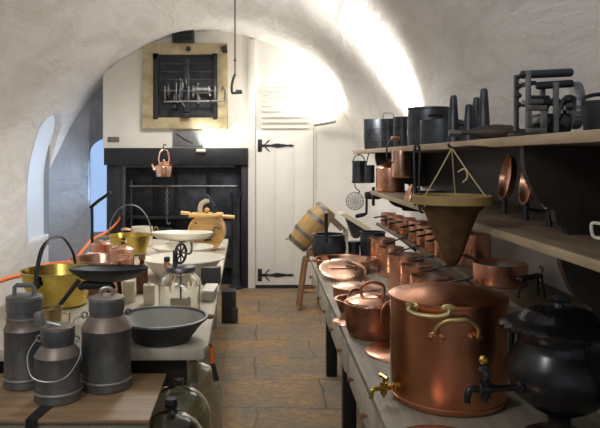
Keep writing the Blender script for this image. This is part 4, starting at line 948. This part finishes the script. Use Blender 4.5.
# wooden drum churn
dc = T('drum_churn', 'golden wooden drum churn with a lid board at the far end of the pale table', 'churn', (-.468,5.26,WZ), -.02)
rd = .144; cz = rd+.004
MB().lathe([(0,-.11),(rd-.014,-.095),(rd-.012,-.11),(rd,-.11),(rd,.11),(rd-.012,.11),(rd-.014,.095),(0,.11)], (0,0,cz), 56, RX(PI/2)).build('drum', 'pinewood', dc)
for y in (-.085,.085): MB().lathe([(rd,-.012),(rd+.003,-.012),(rd+.003,.012),(rd,.012)], (0,y,cz), 56, RX(PI/2)).build('band', 'pinewood', dc)
lb_ = MB(); lb_.box((-.005,-.02,2*rd-.005), (.26,.21,.026), bev=.006); lb_.build('lid_board', 'pinewood', dc)
MB().tube([(-.13,-.05,2*rd+.006),(-.205,-.05,2*rd+.012)], [.020,.024], 10, flat=(.7,)).build('carrying_handle', 'pinewood', dc)
MB().tube([(.11,-.05,2*rd-.014),(.225,-.05,2*rd-.022)], [.022,.022], 10, flat=(.7,)).build('carrying_handle', 'pinewood', dc)
MB().tube(bez([(-.055,-.02,2*rd+.01),(-.05,-.02,2*rd+.07),(-.02,-.02,2*rd+.10),(.02,-.02,2*rd+.11)]), .020, 10, flat=(.6,)).build('lid_clamp', 'palewood', dc)
MB().tube(bez([(.06,-.02,2*rd+.01),(.055,-.02,2*rd+.06),(.02,-.02,2*rd+.12),(-.01,-.02,2*rd+.15)]), .018, 10, flat=(.6,)).build('lid_clamp', 'ironsheen', dc)
MB().ball((.0,-.02,2*rd+.03), .022).build('lid_knob', 'pinewood', dc)
MB().tube([(.075,-.120,cz+.05),(.035,-.125,cz-.05)], .006, 8).tube([(.075,-.120,cz+.05),(.10,-.120,cz+.04)], .008, 8).build('clasp', 'steel', dc)
MB().tube([(.045,-.125,cz-.05),(-.01,-.125,cz-.06)], .008, 8).build('clasp_plate', 'iron', dc)
for a in (.3, 2.4, 4.0): MB().ball((.11*math.cos(a), -.098, cz+.11*math.sin(a)), .007).build('stud', 'iron', dc)
# orange rope
rp = [Vector((-2.44,.9,1.02)), Vector((-2.1,1.3,.90)), Vector((-1.62,2.3,.86)), P(0,281,3.4), P(22,275,3.65), P(45,265,4.0), P(72,261,4.5), P(84,249,4.9), P(92,240,5.25), P(105,233,6.0), P(113,227,6.9), P(119,220,7.5), Vector((-1.70,7.60,.83))]
o = MB().tube(bez(rp, 5), .012, 10).build('barrier_rope', 'orange'); tag(o, 'orange rope strung along behind the pale table towards the range', 'rope')

# ------------------------------------------------------------------ light
def lamp(kind, name, loc, energy, col=(1,.93,.82), size=.1, aim=None, spot=None, blend=.5):
    l = bpy.data.lights.new(name, kind); l.energy = energy; l.color = col
    o = bpy.data.objects.new(name, l); COL.objects.link(o); o.location = loc
    if kind == 'AREA': l.size = size
    else: l.shadow_soft_size = size
    if spot: l.spot_size = spot; l.spot_blend = blend
    if aim is not None: o.rotation_euler = (Vector(aim)-Vector(loc)).to_track_quat('-Z', 'Y').to_euler()
    return o
lamp('SPOT', 'shelf_uplight', (.93,4.42,1.66), 105, (1,.96,.90), .12, (.66,4.75,3.0), math.radians(124), 1.0)
lamp('SPOT', 'door_uplight', (.67,7.34,2.00), 33, (1,.95,.87), .05, (.45,7.44,3.2), math.radians(165), .5)
lamp('SPOT', 'jack_uplight', (-.74,7.40,1.645), 11, (1,.93,.80), .03, (-.45,7.62,2.05), math.radians(120), .6)
lamp('SPOT', 'unseen_vault_lamp', (-.30,4.5,2.74), 60, (1,.96,.90), .22, (-.25,4.7,0), math.radians(150), .6)
lamp('SPOT', 'unseen_vault_lamp', (-.50,6.2,2.76), 66, (1,.95,.88), .18, (-.45,6.6,0), math.radians(150), .6)
lamp('AREA', 'unseen_vault_lamp', (-1.0,.7,2.45), 9, (1,.97,.93), .35, (-.5,2.6,.6))  # soft fill added for the near end, not a fixture of the room
lamp('SPOT', 'vault_fill', (-.45,-.1,2.05), 62, (.97,.975,1), .3, (-.60,1.5,3.0), math.radians(128), .8)  # unseen fill added behind the camera to brighten the near vault
lamp('AREA', 'alcove_daylight', (-2.0,7.84,1.25), 5, (.55,.72,1), .5, (-2.3,6.5,1.2))
W = bpy.data.worlds.new('World'); S.world = W; W.use_nodes = True
W.node_tree.nodes['Background'].inputs[0].default_value = (.85,.92,1,1)
W.node_tree.nodes['Background'].inputs[1].default_value = .26

# ------------------------------------------------------------------ camera
cam = bpy.data.cameras.new('camera'); co = bpy.data.objects.new('camera', cam); COL.objects.link(co)
co.location = (0,0,EYE); co.rotation_euler = (PI/2,0,0)
cam.sensor_width = 36; cam.lens = F/600*36
cam.shift_x = (300-VX)/600; cam.shift_y = -(214-VY)/600
cam.clip_start = .05
S.camera = co
S.view_settings.view_transform = 'Standard'; S.view_settings.look = 'None'; S.view_settings.gamma = 1
S.view_settings.use_curve_mapping = False; S.view_settings.exposure = .48
